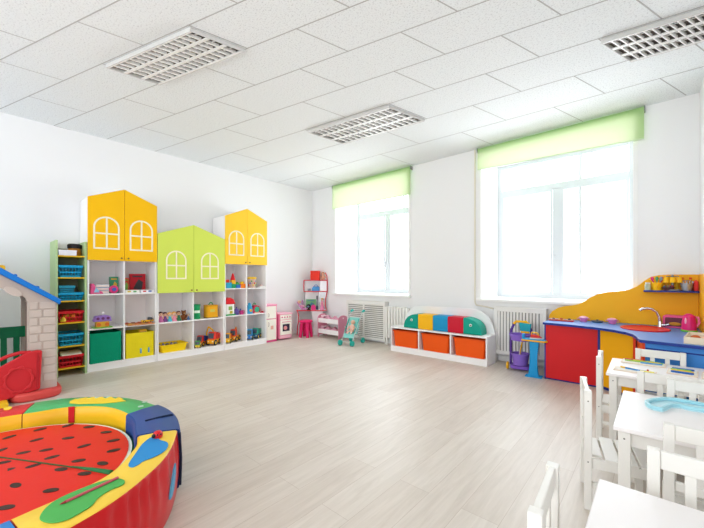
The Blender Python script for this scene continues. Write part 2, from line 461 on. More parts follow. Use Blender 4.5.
def blocks_pile(cx, cy, z, cols, label, n=7, s=.03, sx=.09, sy=.08, lay=1, kind=None):
    """loose toy pieces inside a container; every piece its own thing"""
    for i in range(n):
        hx = cols[i % len(cols)]
        x = cx + random.uniform(-sx, sx); y = cy + random.uniform(-sy, sy); zz = z + random.uniform(0, .008)
        b = MB()
        if i % 3 == 0: b.ell((0, 0, s*.5), s*.5, 12)
        elif i % 3 == 1: b.prism(rrect(-s/2, s/2, -s/2, s/2, s*.2, 3), 'z', 0, s)
        else: b.lathe([(s*.5, 0), (s*.5, s*.5), (s*.2, s), (0, s)], n=12)
        o = b.build('toy_piece', mat(hx, .4), None, .002)
        o.location = (x, y, zz); o.rotation_euler = (0, 0, random.uniform(0, 3))
        tag(o, label, 'toy', label)
blocks_pile(-5.55, .83, RS[2]+.016+.006, ['#e8b02a', '#d8552a', '#e6c23a'], 'small yellow and orange toy pieces in the upper red basket', 9, .055, .1, .07)
for k in range(9):
    o = MB().prism(rrect(-.03, .03, -.02, .02, .01, 3), 'z', 0, .03).build('toy_piece', mat(['#f0c030', '#e07020'][k % 2], .4))
    o.location = (-5.58+.035*(k % 4), .79+.05*(k//3)+.008*(k % 4), RS[2]+.016+.062+.033*(k//5)+.0); o.rotation_euler = (0, 0, k)
    tag(o, 'orange and yellow building piece heaped in the upper red basket', 'toy', 'heaped pieces in upper red basket')
o = MB().prism([(0,0),(.20,0),(.19,.012),(.10,.03),(.0,.03)], 'y', 0, .20).build('paper_stack', mat('#e9e2d6', .8)); o.location = (-5.64, .75, .085+.016+.15); tag(o, 'cream sheets of paper lying on the lowest red basket', 'paper')
t = thing('storage_box', 'white cardboard box on top of the green rack', 'box', (-5.50, .805, RS[5]+.016))
MB().box(-.09, .09, -.085, .085, 0, .058).build('box_body', mat('#e8e6ea', .7), t, .002); MB().box(-.094, .094, -.089, .089, .052, .066).build('lid', mat('#f2f1f4', .7), t, .002)
t = thing('toy_jar', 'orange pot with a black lid behind the white box on the rack', 'jar', (-5.60, .90, RS[5]+.016))
MB().lathe([(.0, 0), (.06, 0), (.068, .03), (.066, .10), (.0, .10)]).build('pot', mat('#b9772a', .5), t); MB().lathe([(.0, .10), (.074, .10), (.076, .145), (.06, .16), (0, .16)]).build('lid', mat('#2c2625', .5), t)

# ------------------------------------------------------------------ toys on the shelves
def slab_book(loc, w, d, h, hexc, label, name='picture_book', cover2=None, group=None, rz=0):
    """upright or lying book: x=d depth, y=w, z=h"""
    t = thing(name, label, 'book', loc, rz, group)
    MB().box(-d/2+.002, d/2-.002, -w/2+.003, w/2-.001, .002, h-.003).build('pages', mat('#efe9dc', .8), t)
    c = mat(hexc, .35)
    f = MB().box(d/2-.002, d/2, -w/2, w/2, 0, h); f.box(-d/2, -d/2+.002, -w/2, w/2, 0, h); f.box(-d/2, d/2, -w/2, -w/2+.003, 0, h)
    cv = f.build('cover', c, t)
    if cover2:
        p = MB(); p.prism([( -w*.30, h*.2), (w*.25, h*.12), (w*.34, h*.55), (w*.05, h*.72), (-w*.12, h*.5)], 'x', d/2+.0003, d/2+.0012); p.box(d/2+.0003, d/2+.0012, -w*.35, w*.3, h*.82, h*.9)
        p.build('cover_picture', mat(cover2, .4), cv)
    return t
Z1 = 1.005; Z2 = .555; Z0 = .098
X_ = -5.5
# top left compartment
t = thing('toy_laptop', 'pink toy case tilted beside blue books in the yellow cabinet', 'toy', (-5.50, 1.10, Z1))
MB().prism([(-.07, 0), (.075, 0), (.055, .03), (.0, .05), (-.03, .135), (-.055, .135)], 'x', -.08, .08).build('case', mat('#e0578c', .4), t, .008)
MB().prism([(-.035, .02), (.03, .02), (-.01, .09)], 'x', .0805, .083).build('screen', mat('#8fc5dd', .3), t)
for i, (w, hx, lb) in enumerate(((.17, '#dfe9f0', 'white lying book at the bottom of the blue stack'), (.15, '#4f9cc9', 'blue lying book in the middle of the stack'), (.155, '#b9dbe8', 'pale blue lying book on top of the stack'))):
    tt = thing('picture_book', lb + ' in the yellow cabinet', 'book', (-5.60, 1.175, Z1+.0+i*.042), .1*i-.1, 'lying books by pink case')
    MB().box(-.07, .07, -w/2, w/2, .003, .036).build('pages', mat('#f1eee6', .8), tt); f = MB().box(-.073, .073, -w/2-.003, w/2+.003, 0, .003); f.box(-.073, .073, -w/2-.003, w/2+.003, .036, .040); f.build('cover', mat(hx, .4), tt)
slab_book((-5.60, 1.325, Z1), .10, .05, .225, '#3f8f6c', 'green upright picture box beside the divider in the yellow cabinet', 'game_box', '#d9a640')
t = thing('toy_camera', 'round pink toy in front of the green picture box', 'toy', (-5.49, 1.30, Z1))
MB().lathe([(0, -.02), (.05, -.02), (.055, 0), (.05, .02), (0, .02)], (0, 0, .055), 20, 'x').build('body', mat('#e4427f', .4), t)
MB().lathe([(0, .02), (.026, .02), (.024, .03), (0, .03)], (0, 0, .055), 16, 'x').build('button', mat('#4b62b5', .4), t)
# top right
slab_book((-5.60, 1.465, Z1+.0), .085, .04, .21, '#b9432f', 'red and green upright game box next to the divider', 'game_box', '#6fa04a')
slab_book((-5.66, 1.63, Z1+.0), .20, .05, .27, '#b81f2c', 'large red picture box with a dark figure in the yellow cabinet', 'game_box', '#39383b')
for i, (y, hx) in enumerate(((1.51, '#e9e7e2'), (1.70, '#efedf0'))):
    t = thing('game_box', ['flat white game box with a yellow strip below the red one', 'flat white game box with blue and red strips by the cabinet side'][i], 'box', (-5.50, y, Z1))
    MB().box(-.055, .055, -.085, .085, 0, .04).build('box_body', mat(hx, .6), t, .001)
    q = MB(); q.box(.0552, .0562, -.06, -.02, .01, .03); q.build('picture', mat(['#d8c040', '#cc3a3a'][i], .5), t)
    q = MB(); q.box(.0552, .0562, .01, .05, .01, .03); q.build('picture', mat(['#58a05a', '#3c66b0'][i], .5), t)
# middle left: purple toy house
t = thing('toy_house', 'purple toy house on a green base in the yellow cabinet', 'toy', (-5.50, 1.17, Z2))
MB().prism(rrect(-.09, .09, -.105, .105, .03), 'z', 0, .012).build('base', mat('#7cc043', .4), t, .002)
MB().box(-.05, .05, -.07, .07, .012, .085).build('walls', mat('#e9b23a', .4), t, .004)
MB().prism([(-.10, .085), (.10, .085), (.085, .15), (.03, .165), (-.075, .155)], 'x', -.06, .06).build('roof', mat('#9a78c4', .4), t, .008)
for yy in (-.055, 0, .055): MB().lathe([(0, 0), (.018, 0), (.018, .003), (0, .003)], (.0605, yy, .125), 14, 'x').build('window_motif', mat('#6b2f62', .5), t)
MB().ell((.0, .01, .185), (.02, .02, .028), 12).build('bird', mat('#eee9ef', .5), t)
for yy in (-.045, .045): MB().lathe([(0, 0), (.024, 0), (.024, .006), (0, .006)], (.0505, yy, .045), 14, 'x').build('wheel', mat('#e2702b', .5), t)
# middle right: wooden puzzle and car
t = thing('wooden_puzzle', 'orange framed wooden puzzle board lying in the yellow cabinet', 'puzzle', (-5.52, 1.61, Z2))
MB().box(-.13, .13, -.165, .165, 0, .014).build('board', mat('#c88a5a', .6, .3, .15), t, .002)
for k in range(8):
    MB().prism(rrect(-.02, .02, -.022, .022, .008, 3), 'z', .014, .024).tf(Matrix.Translation((-.08+.16*(k % 2), -.13+.08*(k//2), 0))).build('puzzle_piece', mat(['#c9442e', '#e2a13a', '#8b4a2c', '#d96a3a'][k % 4], .5), t, .002)
def toy_vehicle(loc, L, W, H, body, cab, label, rz=0, extra=None, name='toy_truck', wheelc='#2b2b2e', load=None):
    """front toward +x (room); length along local x"""
    t = thing(name, label, 'toy truck' if name == 'toy_truck' else 'toy car', loc, rz)
    r = H*.2
    MB().prism([(-L/2, r*.7), (L/2, r*.7), (L/2, H*.42), (-L/2, H*.42)], 'y', -W*.42, W*.42).build('chassis', mat(body, .35), t, H*.03)
    MB().prism([(L*.08, H*.4), (L*.46, H*.4), (L*.42, H*.66), (L*.34, H*.93), (L*.10, H*.93)], 'y', -W*.40, W*.40).build('cab', mat(cab, .35), t, H*.04)
    q = MB(); q.prism([(L*.438, H*.5), (L*.42, H*.66), (L*.355, H*.85), (L*.375, H*.85), (L*.445, H*.66), (L*.46, H*.5)], 'y', -W*.33, W*.33); q.build('windscreen', mat('#4a5560', .2), t)
    if load:
        MB().frame([(-L*.48, -W*.45), (L*.04, -W*.45), (L*.04, W*.45), (-L*.48, W*.45)], [(-L*.44, -W*.38), (0, -W*.38), (0, W*.38), (-L*.44, W*.38)], 'z', H*.42, H*.8).build('tipper_bed', mat(load, .35), t, H*.02)
    for sx in (-.3, .3):
        for sy in (-1, 1):
            w = MB().lathe([(0, -.5*W*.16), (r, -.5*W*.16), (r*1.02, 0), (r, .5*W*.16), (0, .5*W*.16)], (L*sx, sy*W*.42, r), 16, 'y').build('wheel', mat(wheelc, .6), t, .001)
            MB().lathe([(0, 0), (r*.5, 0), (r*.45, sy*.002), (0, sy*.002)], (L*sx, sy*(W*.42+W*.082), r), 12, 'y').build('hubcap', mat('#f0c52e', .4), w)
    MB().lathe([(0, 0), (H*.05, 0), (0, .004)], (L*.5, W*.26, H*.3), 10, 'x').build('headlight', mat('#f6efc8', .3), t)
    MB().lathe([(0, 0), (H*.05, 0), (0, .004)], (L*.5, -W*.26, H*.3), 10, 'x').build('headlight', mat('#f6efc8', .3), t)
    if extra: extra(t, L, W, H)
    return t
toy_vehicle((-5.47, 1.70, Z2+.025), .15, .07, .075, '#f0b820', '#3c4a55', 'little yellow toy car parked on the wooden puzzle', PI/2, name='toy_car')

# fabric boxes
def fabric_box(y0, y1, h, hexc, label):
    t = thing('fabric_box', label, 'storage box', (-5.625, (y0+y1)/2, Z0), 0, 'fabric storage boxes in the yellow cabinet')
    a, c = .19, (y1-y0)/2; m = mat(hexc, .85, .15, .06, 12, .25, bscale=60)
    f = MB(); f.frame([(-a, -c), (a, -c), (a, c), (-a, c)], [(-a+.008, -c+.008), (a-.008, -c+.008), (a-.008, c-.008), (-a+.008, c-.008)], 'z', 0, h); f.box(-a+.008, a-.008, -c+.008, c-.008, 0, .006); f.build('box_body', m, t, .004)
    f = MB(); f.frame([(-a-.002, -c-.002), (a+.002, -c-.002), (a+.002, c+.002), (-a-.002, c+.002)], [(-a+.006, -c+.006), (a-.006, -c+.006), (a-.006, c-.006), (-a+.006, c-.006)], 'z', h-.02, h+.002); f.build('hem', m, t, .002)
    f = MB(); f.box(a+.002, a+.0035, -c*.98, c*.98, h*.62, h*.63); f.build('seam', m, t)
    return t
fabric_box(1.032, 1.372, .39, '#0f9470', 'teal green fabric storage box in the yellow cabinet')
fabric_box(1.43, 1.775, .345, '#e9d526', 'yellow fabric storage box in the yellow cabinet')
toy_vehicle((-5.56, 1.66, Z0+.006), .18, .12, .40, '#e05030', '#f0b030', 'red and yellow toy standing in the yellow fabric box', 0, name='toy_car', wheelc='#58a0c8')

# dolls
def doll(y, h, hair, dress, skin, label, x=-5.5):
    t = thing('toy_doll', label, 'doll', (x, y, Z2+.002), 0, 'small dolls in a row in the green cabinet'); t.scale = (1.2, 1.25, 1.05)
    MB().lathe([(0, 0), (h*.24, 0), (h*.22, h*.12), (h*.11, h*.45), (h*.10, h*.55), (0, h*.58)], n=14).build('dress', mat(dress, .6), t)
    hd = MB().ell((0, 0, h*.74), (h*.17, h*.17, h*.19), 14).build('head', mat(skin, .5), t)
    MB().ell((-h*.05, 0, h*.80), (h*.19, h*.20, h*.20), 14).build('hair', mat(hair, .7), hd)
    for s in (-1, 1):
        MB().ell((h*.155, s*h*.06, h*.76), (h*.02, h*.025, h*.03), 8).build('eye', mat('#231a18', .4), hd)
        MB().tube([(0, s*h*.10, h*.52), (h*.06, s*h*.18, h*.38), (h*.12, s*h*.15, h*.30)], [h*.045, h*.035, h*.03], 8).build('arm', mat(skin, .5), t)
    return t
doll(1.89, .15, '#3a2422', '#c06a9a', '#e7b79a', 'dark haired doll in a pink dress, first of the row')
doll(1.95, .14, '#4a2030', '#6e3a76', '#e2ac90', 'red haired doll in a purple dress, second of the row')
doll(2.015, .135, '#d9a044', '#4fb3c4', '#ecc2a4', 'blonde doll in a turquoise dress in the row')
doll(2.08, .14, '#dca050', '#e58aa0', '#edc3a6', 'blonde doll in a light pink dress in the row')
doll(2.145, .145, '#6a2a1c', '#2f6f4a', '#dca888', 'red haired doll in a green dress in the row')
t = thing('teddy_bear', 'brown teddy bear between the dolls and the little grey doll', 'toy bear', (-5.5, 2.22, Z2+.002))
BRN = mat('#7b4a2c', .9, .1, .15, 40, .4)
MB().ell((0, 0, .05), (.036, .038, .05)).build('body', BRN, t); hd = MB().ell((.004, 0, .118), (.032, .034, .032)).build('head', BRN, t)
for s in (-1, 1):
    MB().ell((0, s*.026, .145), (.008, .013, .013), 10).build('ear', BRN, hd); MB().ell((.028, s*.025, .012), (.026, .014, .014), 10).build('leg', BRN, t); MB().ell((.015, s*.036, .062), (.014, .012, .028), 10).build('arm', BRN, t)
MB().ell((.033, 0, .110), (.012, .014, .011), 10).build('muzzle', mat('#c59a6c', .8), hd)
doll(2.29, .10, '#b7b0a8', '#4f78a8', '#dcc0a8', 'little grey haired doll in blue at the right end of the row')
# green tin, yellow box
t = thing('toy_tin', 'green round tin with a white label in the lime cabinet', 'tin', (-5.53, 2.42, Z2+.002))
MB().lathe([(0, 0), (.068, 0), (.068, .22), (0, .22)], n=28).build('tin_body', mat('#15955a', .4), t, .002)
MB().lathe([(0, .212), (.071, .212), (.071, .236), (0, .238)], n=28).build('lid', mat('#0f8450', .4), t)
MB().torus((0, 0, 0), .0683, .001, n=8, m=4, a0=-.6, a1=.6).build('label_edge', mat('#e3efe4', .6), t)
q = MB(); q.loft([[(.0692*math.cos(a), .0692*math.sin(a), z) for z in (.10, .14)] + [(.0702*math.cos(a), .0702*math.sin(a), z) for z in (.14, .10)] for a in [-.7+.2*i for i in range(8)]]); q.build('paper_label', mat('#dfeee0', .6), t)
t = thing('toy_drum_box', 'orange yellow rounded box with a green handle in the lime cabinet', 'box', (-5.54, 2.675, Z2+.002)); t.scale = (.9, .84, 1)
MB().prism(rrect(-.095, .095, -.115, .115, .045), 'z', .006, .20).build('box_body', mat('#eba81c', .4), t, .006)
MB().prism(rrect(-.097, .097, -.117, .117, .046), 'z', 0, .014).build('base', mat('#6d5a2c', .5), t)
MB().prism(rrect(-.097, .097, -.117, .117, .046), 'z', .19, .212).build('lid', mat('#e09a18', .4), t, .004)
MB().torus((0, 0, .212), .038, .009, 'x', 12, 8, 0, PI).build('handle', mat('#1f9a52', .4), t)
MB().box(.0952, .0962, -.06, .035, .10, .145).build('paper_label', mat('#cfc35a', .6), t)
# yellow tray
def tub(name, label, loc, a, c, h, hexc, group=None, tp=.88, lip=.012, rz=0):
    t = thing(name, label, 'bin', loc, rz, group); m = mat(hexc, .4, .4)
    rings = []
    def rr(s, z, off=0): return [(x, y, z) for x, y in rrect(-a*s+off, a*s-off, -c*s+off, c*s-off, .02, 3)]
    rings = [rr(tp, 0), rr(1, h), rr(1, h, .004), rr(tp, .005, .004)]
    MB().loft(rings).build('bin_body', m, t)
    MB().frame(rrect(-a-lip, a+lip, -c-lip, c+lip, .025, 3), rrect(-a+.004, a-.004, -c+.004, c-.004, .02, 3), 'z', h-.012, h).build('rim', m, t, .002)
    return t
tub('plastic_tray', 'yellow plastic tray full of small toys in the lime cabinet', (-5.60, 2.07, Z0), .15, .19, .115, '#f7d312')
for k in range(14):
    hx = ['#7a8a84', '#b98a3a', '#c05a30', '#4b6f9a', '#dfe0da', '#6a4a30'][k % 6]
    b = MB()
    if k % 2: b.ell((0, 0, .024), (.026, .018, .024), 12)
    else: b.prism(rrect(-.03, .03, -.02, .02, .01, 3), 'z', 0, .04)
    o = b.build('toy_piece', mat(hx, .5), None, .002); o.location = (-5.69+.065*(k % 3), 1.93+.06*(k//3), Z0+.006+(.045 if k % 3 == 1 else .055)); o.rotation_euler = (0, 0, k)
    tag(o, 'small mixed toy piece heaped in the yellow plastic tray', 'toy', 'toys heaped in the yellow tray')
# vehicles bottom of lime cabinet
toy_vehicle((-5.475, 2.435, Z0), .13, .09, .125, '#e3c02a', '#4fae4a', 'small green and yellow toy car beside the cabinet divider', -.6, name='toy_car')
toy_vehicle((-5.60, 2.555, Z0), .21, .12, .19, '#e07a24', '#c8302e', 'red and dark blue toy truck in the lime cabinet', -.9, load='#2f4f9e')
def crane(t, L, W, H):
    m = mat('#f4b81a', .35)
    MB().tube([(-L*.2, 0, H*.5), (-L*.15, -W*.35, H*1.0), (L*.0, -W*.75, H*1.25)], H*.055, 8).build('crane_arm', m, t)
    MB().tube([(L*.0, -W*.75, H*1.22), (L*.02, -W*.95, H*.8), (L*.02, -W*.9, H*.45)], H*.05, 8).build('crane_jib', m, t)
toy_vehicle((-5.54, 2.735, Z0), .25, .14, .24, '#f5a61c', '#e2382a', 'big red and orange toy truck with yellow crane arm', -.95, crane, load='#e2382a')
# right cabinet, top left: stacking castle
Z1b = 1.04; Z2b = .572
def block(name, mbx, hexc, loc, label, grp='bright building blocks on the top shelf'):
    o = mbx.build(name, mat(hexc, .4), None, .003); o.location = loc; return tag(o, label, 'block', grp)
xx = -5.5
block('toy_block', MB().box(-.05, .05, -.05, .05, 0, .10), '#2aa0c0', (xx, 2.955, Z1b), 'turquoise cube block at the left of the castle')
block('toy_block', MB().box(-.03, .03, -.03, .03, 0, .05), '#d8302a', (xx, 2.94, Z1b+.1), 'small red block on the turquoise cube')
block('toy_block', MB().box(-.045, .045, -.035, .035, 0, .075), '#1f9a62', (xx+.01, 3.045, Z1b), 'green block under the red cone tower')
block('toy_block', MB().box(-.035, .035, -.035, .035, 0, .065), '#f0b828', (xx+.01, 3.045, Z1b+.075), 'yellow block stacked under the red cone')
block('toy_block', MB().lathe([(0, 0), (.045, 0), (.012, .115), (0, .12)], n=20), '#d8202a', (xx+.01, 3.045, Z1b+.14), 'red cone block at the tip of the tower')
block('toy_block', MB().box(-.04, .04, -.04, .04, 0, .06), '#2f6fc0', (xx+.02, 3.125, Z1b), 'blue block right of the green block')
block('toy_block', MB().prism([(-.04, 0), (.04, 0), (0, .05)], 'x', -.03, .03), '#35a853', (xx+.01, 3.125, Z1b+.06), 'green wedge block on the blue one')
block('toy_block', MB().box(-.04, .04, -.045, .045, 0, .075), '#ef7f1c', (xx+.02, 3.215, Z1b), 'orange block beside the divider')
block('toy_block', MB().lathe([(0, 0), (.03, 0), (.03, .04), (0, .04)], n=18), '#f2c62c', (xx+.02, 3.215, Z1b+.075), 'round yellow block on the orange one')
t = thing('toy_bucket', 'clear toy bucket with yellow lid full of coloured pieces', 'bucket', (-5.5, 3.42, Z1b))
MB().lathe([(0, 0), (.065, 0), (.08, .16), (.0, .16)], n=24).build('bucket_body', mat('#c9a99a', .3, .5, .5, 30), t)
MB().lathe([(0, .16), (.086, .16), (.086, .195), (0, .20)], n=24).build('lid', mat('#e0b528', .4), t)
for k in range(8):
    a = -1.3+.37*k
    MB().ell((.074*math.cos(a), .074*math.sin(a), .05+.035*(k % 3)), (.012, .014, .016), 10).build('toy_motif', mat(['#d83a34', '#3a64b8', '#46a04c', '#e9c030'][k % 4], .4), t)
t = thing('toy_dishes', 'white flat toy tray at the right of the top shelf', 'toy', (-5.49, 3.60, Z1b))
MB().box(-.07, .07, -.055, .055, 0, .025).build('tray', mat('#e8e6e2', .5), t, .006); MB().ell((0, .01, .04), (.03, .03, .02)).build('cup', mat('#e0c8c2', .5), t)
# middle left: toy house
t = thing('toy_house', 'white toy house with red roof and green base in the right cabinet', 'toy', (-5.53, 2.985, Z2b)); t.scale = (1.1, 1.12, 1.05)
MB().box(-.08, .08, -.075, .075, 0, .02).build('base', mat('#1f9a52', .4), t, .003)
MB().box(-.06, .06, -.065, .065, .02, .19).build('walls', mat('#f2f0ec', .5), t, .004)
MB().prism([(-.085, .185), (.085, .185), (.055, .26), (.0, .295), (-.055, .28), (-.07, .25)], 'x', -.07, .07).build('roof', mat('#db2730', .4), t, .01)
MB().box(.0605, .063, -.03, .03, .09, .15).build('window_motif', mat('#8cae5c', .5), t); MB().box(.0605, .063, -.01, .035, .03, .075).build('door_motif', mat('#c9b43e', .5), t)
t = thing('toy_kettle', 'purple toy teapot beside the white toy house', 'toy', (-5.5, 3.115, Z2b))
MB().lathe([(0, 0), (.04, 0), (.055, .05), (.035, .10), (.01, .115), (.012, .135), (0, .14)]).build('pot', mat('#5f4f95', .4), t)
MB().tube([(0, .045, .04), (0, .075, .07), (0, .085, .10)], .01, 8).build('spout', mat('#3f6bb5', .4), t)
t = thing('toy_mug', 'magenta toy cup next to the purple teapot', 'toy', (-5.48, 3.205, Z2b))
MB().lathe([(0, 0), (.032, 0), (.04, .07), (.036, .07), (.028, .008), (0, .008)]).build('cup', mat('#c8417f', .4), t); MB().torus((0, .045, .04), .02, .006, 'x').build('handle', mat('#c8417f', .4), t)
t = thing('toy_watering_can', 'blue toy watering can beside the divider in the right cabinet', 'toy', (-5.5, 3.375, Z2b))
MB().lathe([(0, 0), (.055, 0), (.058, .06), (.045, .13), (.03, .15), (.025, .19), (0, .2)]).build('can', mat('#2f9ac8', .4), t)
MB().torus((0, -.03, .10), .045, .009, 'x').build('handle', mat('#2a7fb8', .4), t); MB().ell((.045, 0, .06), (.02, .03, .03)).build('rose', mat('#e0a83a', .4), t)
t = thing('toy_bag', 'red and green round toy set next to the blue can', 'toy', (-5.52, 3.51, Z2b))
MB().prism([(-.08, 0), (.08, 0), (.085, .06), (.05, .13), (.0, .15), (-.05, .14), (-.085, .07)], 'x', -.05, .05).build('bag_body', mat('#c93a52', .5), t, .012)
MB().lathe([(0, 0), (.05, 0), (.05, .008), (0, .008)], (.051, .0, .07), 20, 'x').build('disc', mat('#3aa886', .4), t); MB().box(.05, .07, -.05, .05, 0, .02).build('base', mat('#e8b8a0', .5), t)
MB().torus((0, -.02, .145), .035, .008, 'x', 14, 8, 0, PI).build('handle', mat('#2c8f5a', .4), t)
t = thing('toy_tray', 'flat pink and red toy plates at the right of the middle shelf', 'toy', (-5.47, 3.625, Z2b))
MB().lathe([(0, 0), (.03, 0), (.045, .015), (.03, .008), (0, .006)]).build('plate', mat('#dd6a7f', .4), t); MB().ell((0, 0, .022), (.025, .022, .012)).build('toy_food', mat('#c43a3a', .4), t)
# bottom trucks
toy_vehicle((-5.51, 2.965, Z0), .20, .12, .19, '#f5c022', '#f0a81e', 'yellow toy truck with dark wheels at the left of the bottom shelf', -.7, load='#c8502c')
def digger(t, L, W, H):
    m = mat('#e8841c', .35)
    MB().tube([(-L*.1, W*.1, H*.6), (0, W*.15, H*1.05), (L*.3, W*.1, H*.8)], H*.05, 8).build('digger_arm', m, t)
toy_vehicle((-5.60, 3.145, Z0), .22, .13, .23, '#f5a61c', '#d8452a', 'orange toy digger beside the divider in the right cabinet', -.9, digger)
toy_vehicle((-5.52, 3.39, Z0), .20, .12, .21, '#2f74c0', '#2a9ad0', 'bright blue toy truck in the right cabinet', -.6, load='#2a5fae')
toy_vehicle((-5.56, 3.555, Z0), .22, .13, .21, '#3a6f9a', '#2fa58c', 'teal toy truck with yellow hubs at the right cabinet side', -.9, load='#3a8a70', wheelc='#3a3a40')

# ------------------------------------------------------------------ pink fridge and oven
PINK = mat('#ee85a9', .45); IV = mat('#f3eee2', .45)
t = thing('toy_fridge', 'pink and cream toy fridge beside the white cabinet', 'toy fridge', (-5.60, 3.835, 0))
MB().box(-.13, .12, -.125, .125, .02, .70).build('fridge_body', PINK, t, .008)
MB().box(-.12, .13, -.12, .12, 0, .03).build('plinth', mat('#d84b86', .45), t, .003)
MB().box(-.13, .13, -.128, .128, .69, .715).build('top', mat('#f0a3bd', .45), t, .006)
d = MB().box(.12, .14, -.115, .095, .04, .43).build('door', IV, t, .006); MB().tube([(.142, -.08, .30), (.156, -.08, .31), (.156, -.08, .37), (.142, -.08, .38)], .005, 8).build('handle', mat('#b9a4a8', .4), d)
MB().box(.1405, .142, -.03, .03, .24, .31).build('flower_motif', mat('#e8b0a0', .5), d)
d = MB().box(.12, .14, -.115, .095, .445, .68).build('door', IV, t, .006); MB().tube([(.142, -.08, .48), (.156, -.08, .49), (.156, -.08, .54), (.142, -.08, .55)], .005, 8).build('handle', mat('#b9a4a8', .4), d)
t = thing('toy_oven', 'pink and cream toy oven between the toy fridge and the pink desk', 'toy oven', (-5.60, 4.165, 0))
MB().box(-.14, .12, -.155, .155, .02, .50).build('oven_body', PINK, t, .008)
MB().box(-.15, .15, -.16, .16, .50, .525).build('hob', mat('#efb4c4', .45), t, .004)
MB().box(.12, .14, -.135, .135, .40, .495).build('control_panel', IV, t, .004)
for k in range(4): MB().lathe([(0, 0), (.014, 0), (.012, .012), (0, .012)], (.14, -.095+.063*k, .448), 12, 'x').build('knob', mat('#d84b86', .4), t)
d = MB().box(.12, .142, -.135, .135, .10, .39).build('door', IV, t, .006); MB().box(.1422, .145, -.085, .085, .17, .31).build('oven_window', mat('#3d3344', .2), d); MB().tube([(.143, -.09, .35), (.16, -.09, .355), (.16, .09, .355), (.143, .09, .35)], .005, 8).build('handle', mat('#d84b86', .4), d)
q = MB().ell((.1455, -.02, .235), (.004, .045, .04), 12); q.build('food_picture', mat('#d98f8f', .4), d)
MB().box(.12, .14, -.14, .14, .035, .09).build('drawer', mat('#efb4c4', .45), t, .004)

# ------------------------------------------------------------------ pink vanity desk with shelves
DR = mat('#d6404c', .45)
YAW = math.atan2(.6654, .7465)
DX, DY = -5.50, 4.86
def dl(lx, ly, z): return (DX+lx*.7465-ly*.6654, DY+lx*.6654+ly*.7465, z)
t = thing('toy_vanity_desk', 'white toy dressing desk with thin red edges and an upper shelf in the corner', 'desk', (DX, DY, 0), YAW)
def plank(z0, z1, P, nm, mm, bv=.002): return MB().prism(P, 'z', z0, z1).build(nm, mm, t, bv)
TOPP = [(-.31, 0), (-.15, -.015), (.15, -.015), (.31, 0), (.31, .13), (.05, .40), (-.05, .40), (-.31, .13)]
plank(.518, .534, TOPP, 'desktop', CABW)
MB().tube([(-.312, .13, .526), (-.312, 0, .526), (-.15, -.017, .526), (.15, -.017, .526), (.312, 0, .526), (.312, .13, .526)], .0105, 8).build('desk_edge', DR, t)
MB().tube([(-.30, .02, .52), (-.275, .02, .42), (-.27, .02, .32), (-.295, .02, .18), (-.305, .02, 0)], .011, 8).build('leg', DR, t)
MB().prism([(-.31, 0), (-.275, 0), (-.262, .2), (-.25, .35), (-.28, .518), (-.31, .518)], 'y', .03, .10).build('side_panel', CABW, t, .003)
MB().prism([(.04, 0), (.24, 0), (.245, .518), (.0, .518), (.02, .40), (.05, .25)], 'y', .02, .036).build('front_panel', CABW, t, .003)
SHP = [(-.17, .12), (.33, .12), (.33, .125), (.10, .355), (-.10, .355), (-.17, .29)]
for z in (.922, 1.166): plank(z, z+.013, SHP, 'shelf', mat('#f0eeee', .5))
for z in (.922, 1.166): MB().tube([(-.172, .12, z+.0065), (.332, .12, z+.0065)], .0105, 8).build('shelf_edge', DR, t)
MB().tube([(-.172, .12, .922), (-.178, .12, 1.04), (-.172, .12, 1.175)], .0105, 8).build('shelf_side_edge', DR, t)
MB().tube([(.315, .12, .53), (.295, .12, .62), (.29, .12, .72), (.315, .12, .85), (.332, .12, .93), (.332, .12, 1.17), (.325, .12, 1.26), (.29, .12, 1.34)], .0105, 8).build('side_post_edge', DR, t)
MB().box(.17, .325, .13, .14, .935, 1.166).build('shelf_door', mat('#f4f4f8', .3), t, .002)
MB().prism([(-.17, .534), (.17, .534), (.17, 1.166), (-.17, 1.166)], 'y', .30, .308).build('back_panel', CABI, t)
MB().prism([(.15, .534), (.30, .534), (.285, .70), (.31, .92), (.15, .92)], 'y', .16, .166).build('mirror_panel', mat('#e3e6ea', .15, metal=.5), t)
t = thing('toy_box', 'bright red cube box on top of the pink desk', 'box', dl(.065, .215, 1.180), YAW)
MB().box(-.10, .10, -.085, .085, 0, .195).build('box_body', mat('#e2311d', .45), t, .004); MB().box(-.103, .103, -.088, .088, .185, .20).build('lid', mat('#ea3a24', .45), t, .003)
def baby(loc, label, sk='#e5b096', dress='#e9a4b4', hair='#c88a5a', s=1, rz=0, grp=None):
    t = thing('baby_doll', label, 'doll', loc, rz, grp)
    MB().ell((0, 0, .045*s), (.03*s, .035*s, .045*s), 12).build('body', mat(dress, .6), t)
    hd = MB().ell((0, 0, .11*s), (.03*s, .03*s, .032*s), 14).build('head', mat(sk, .5), t); MB().ell((-.008*s, 0, .12*s), (.031*s, .032*s, .03*s), 12).build('hair', mat(hair, .7), hd)
    for a in (-1, 1):
        MB().tube([(0, a*.03*s, .07*s), (.02*s, a*.05*s, .05*s), (.035*s, a*.045*s, .04*s)], [.011*s, .009*s, .008*s], 8).build('arm', mat(sk, .5), t)
        MB().tube([(.01*s, a*.018*s, .018*s), (.05*s, a*.03*s, .014*s), (.075*s, a*.032*s, .016*s)], [.015*s, .012*s, .010*s], 8).build('leg', mat(sk, .5), t)
    return t
baby(dl(.235, .20, 1.181), 'peach baby doll sitting on top of the pink desk beside the red box', dress='#e5b096', s=1.15, rz=YAW-PI/2)
t = thing('toy_handbag', 'blue toy bag on the upper shelf of the pink desk', 'bag', dl(.08, .20, .936), YAW)
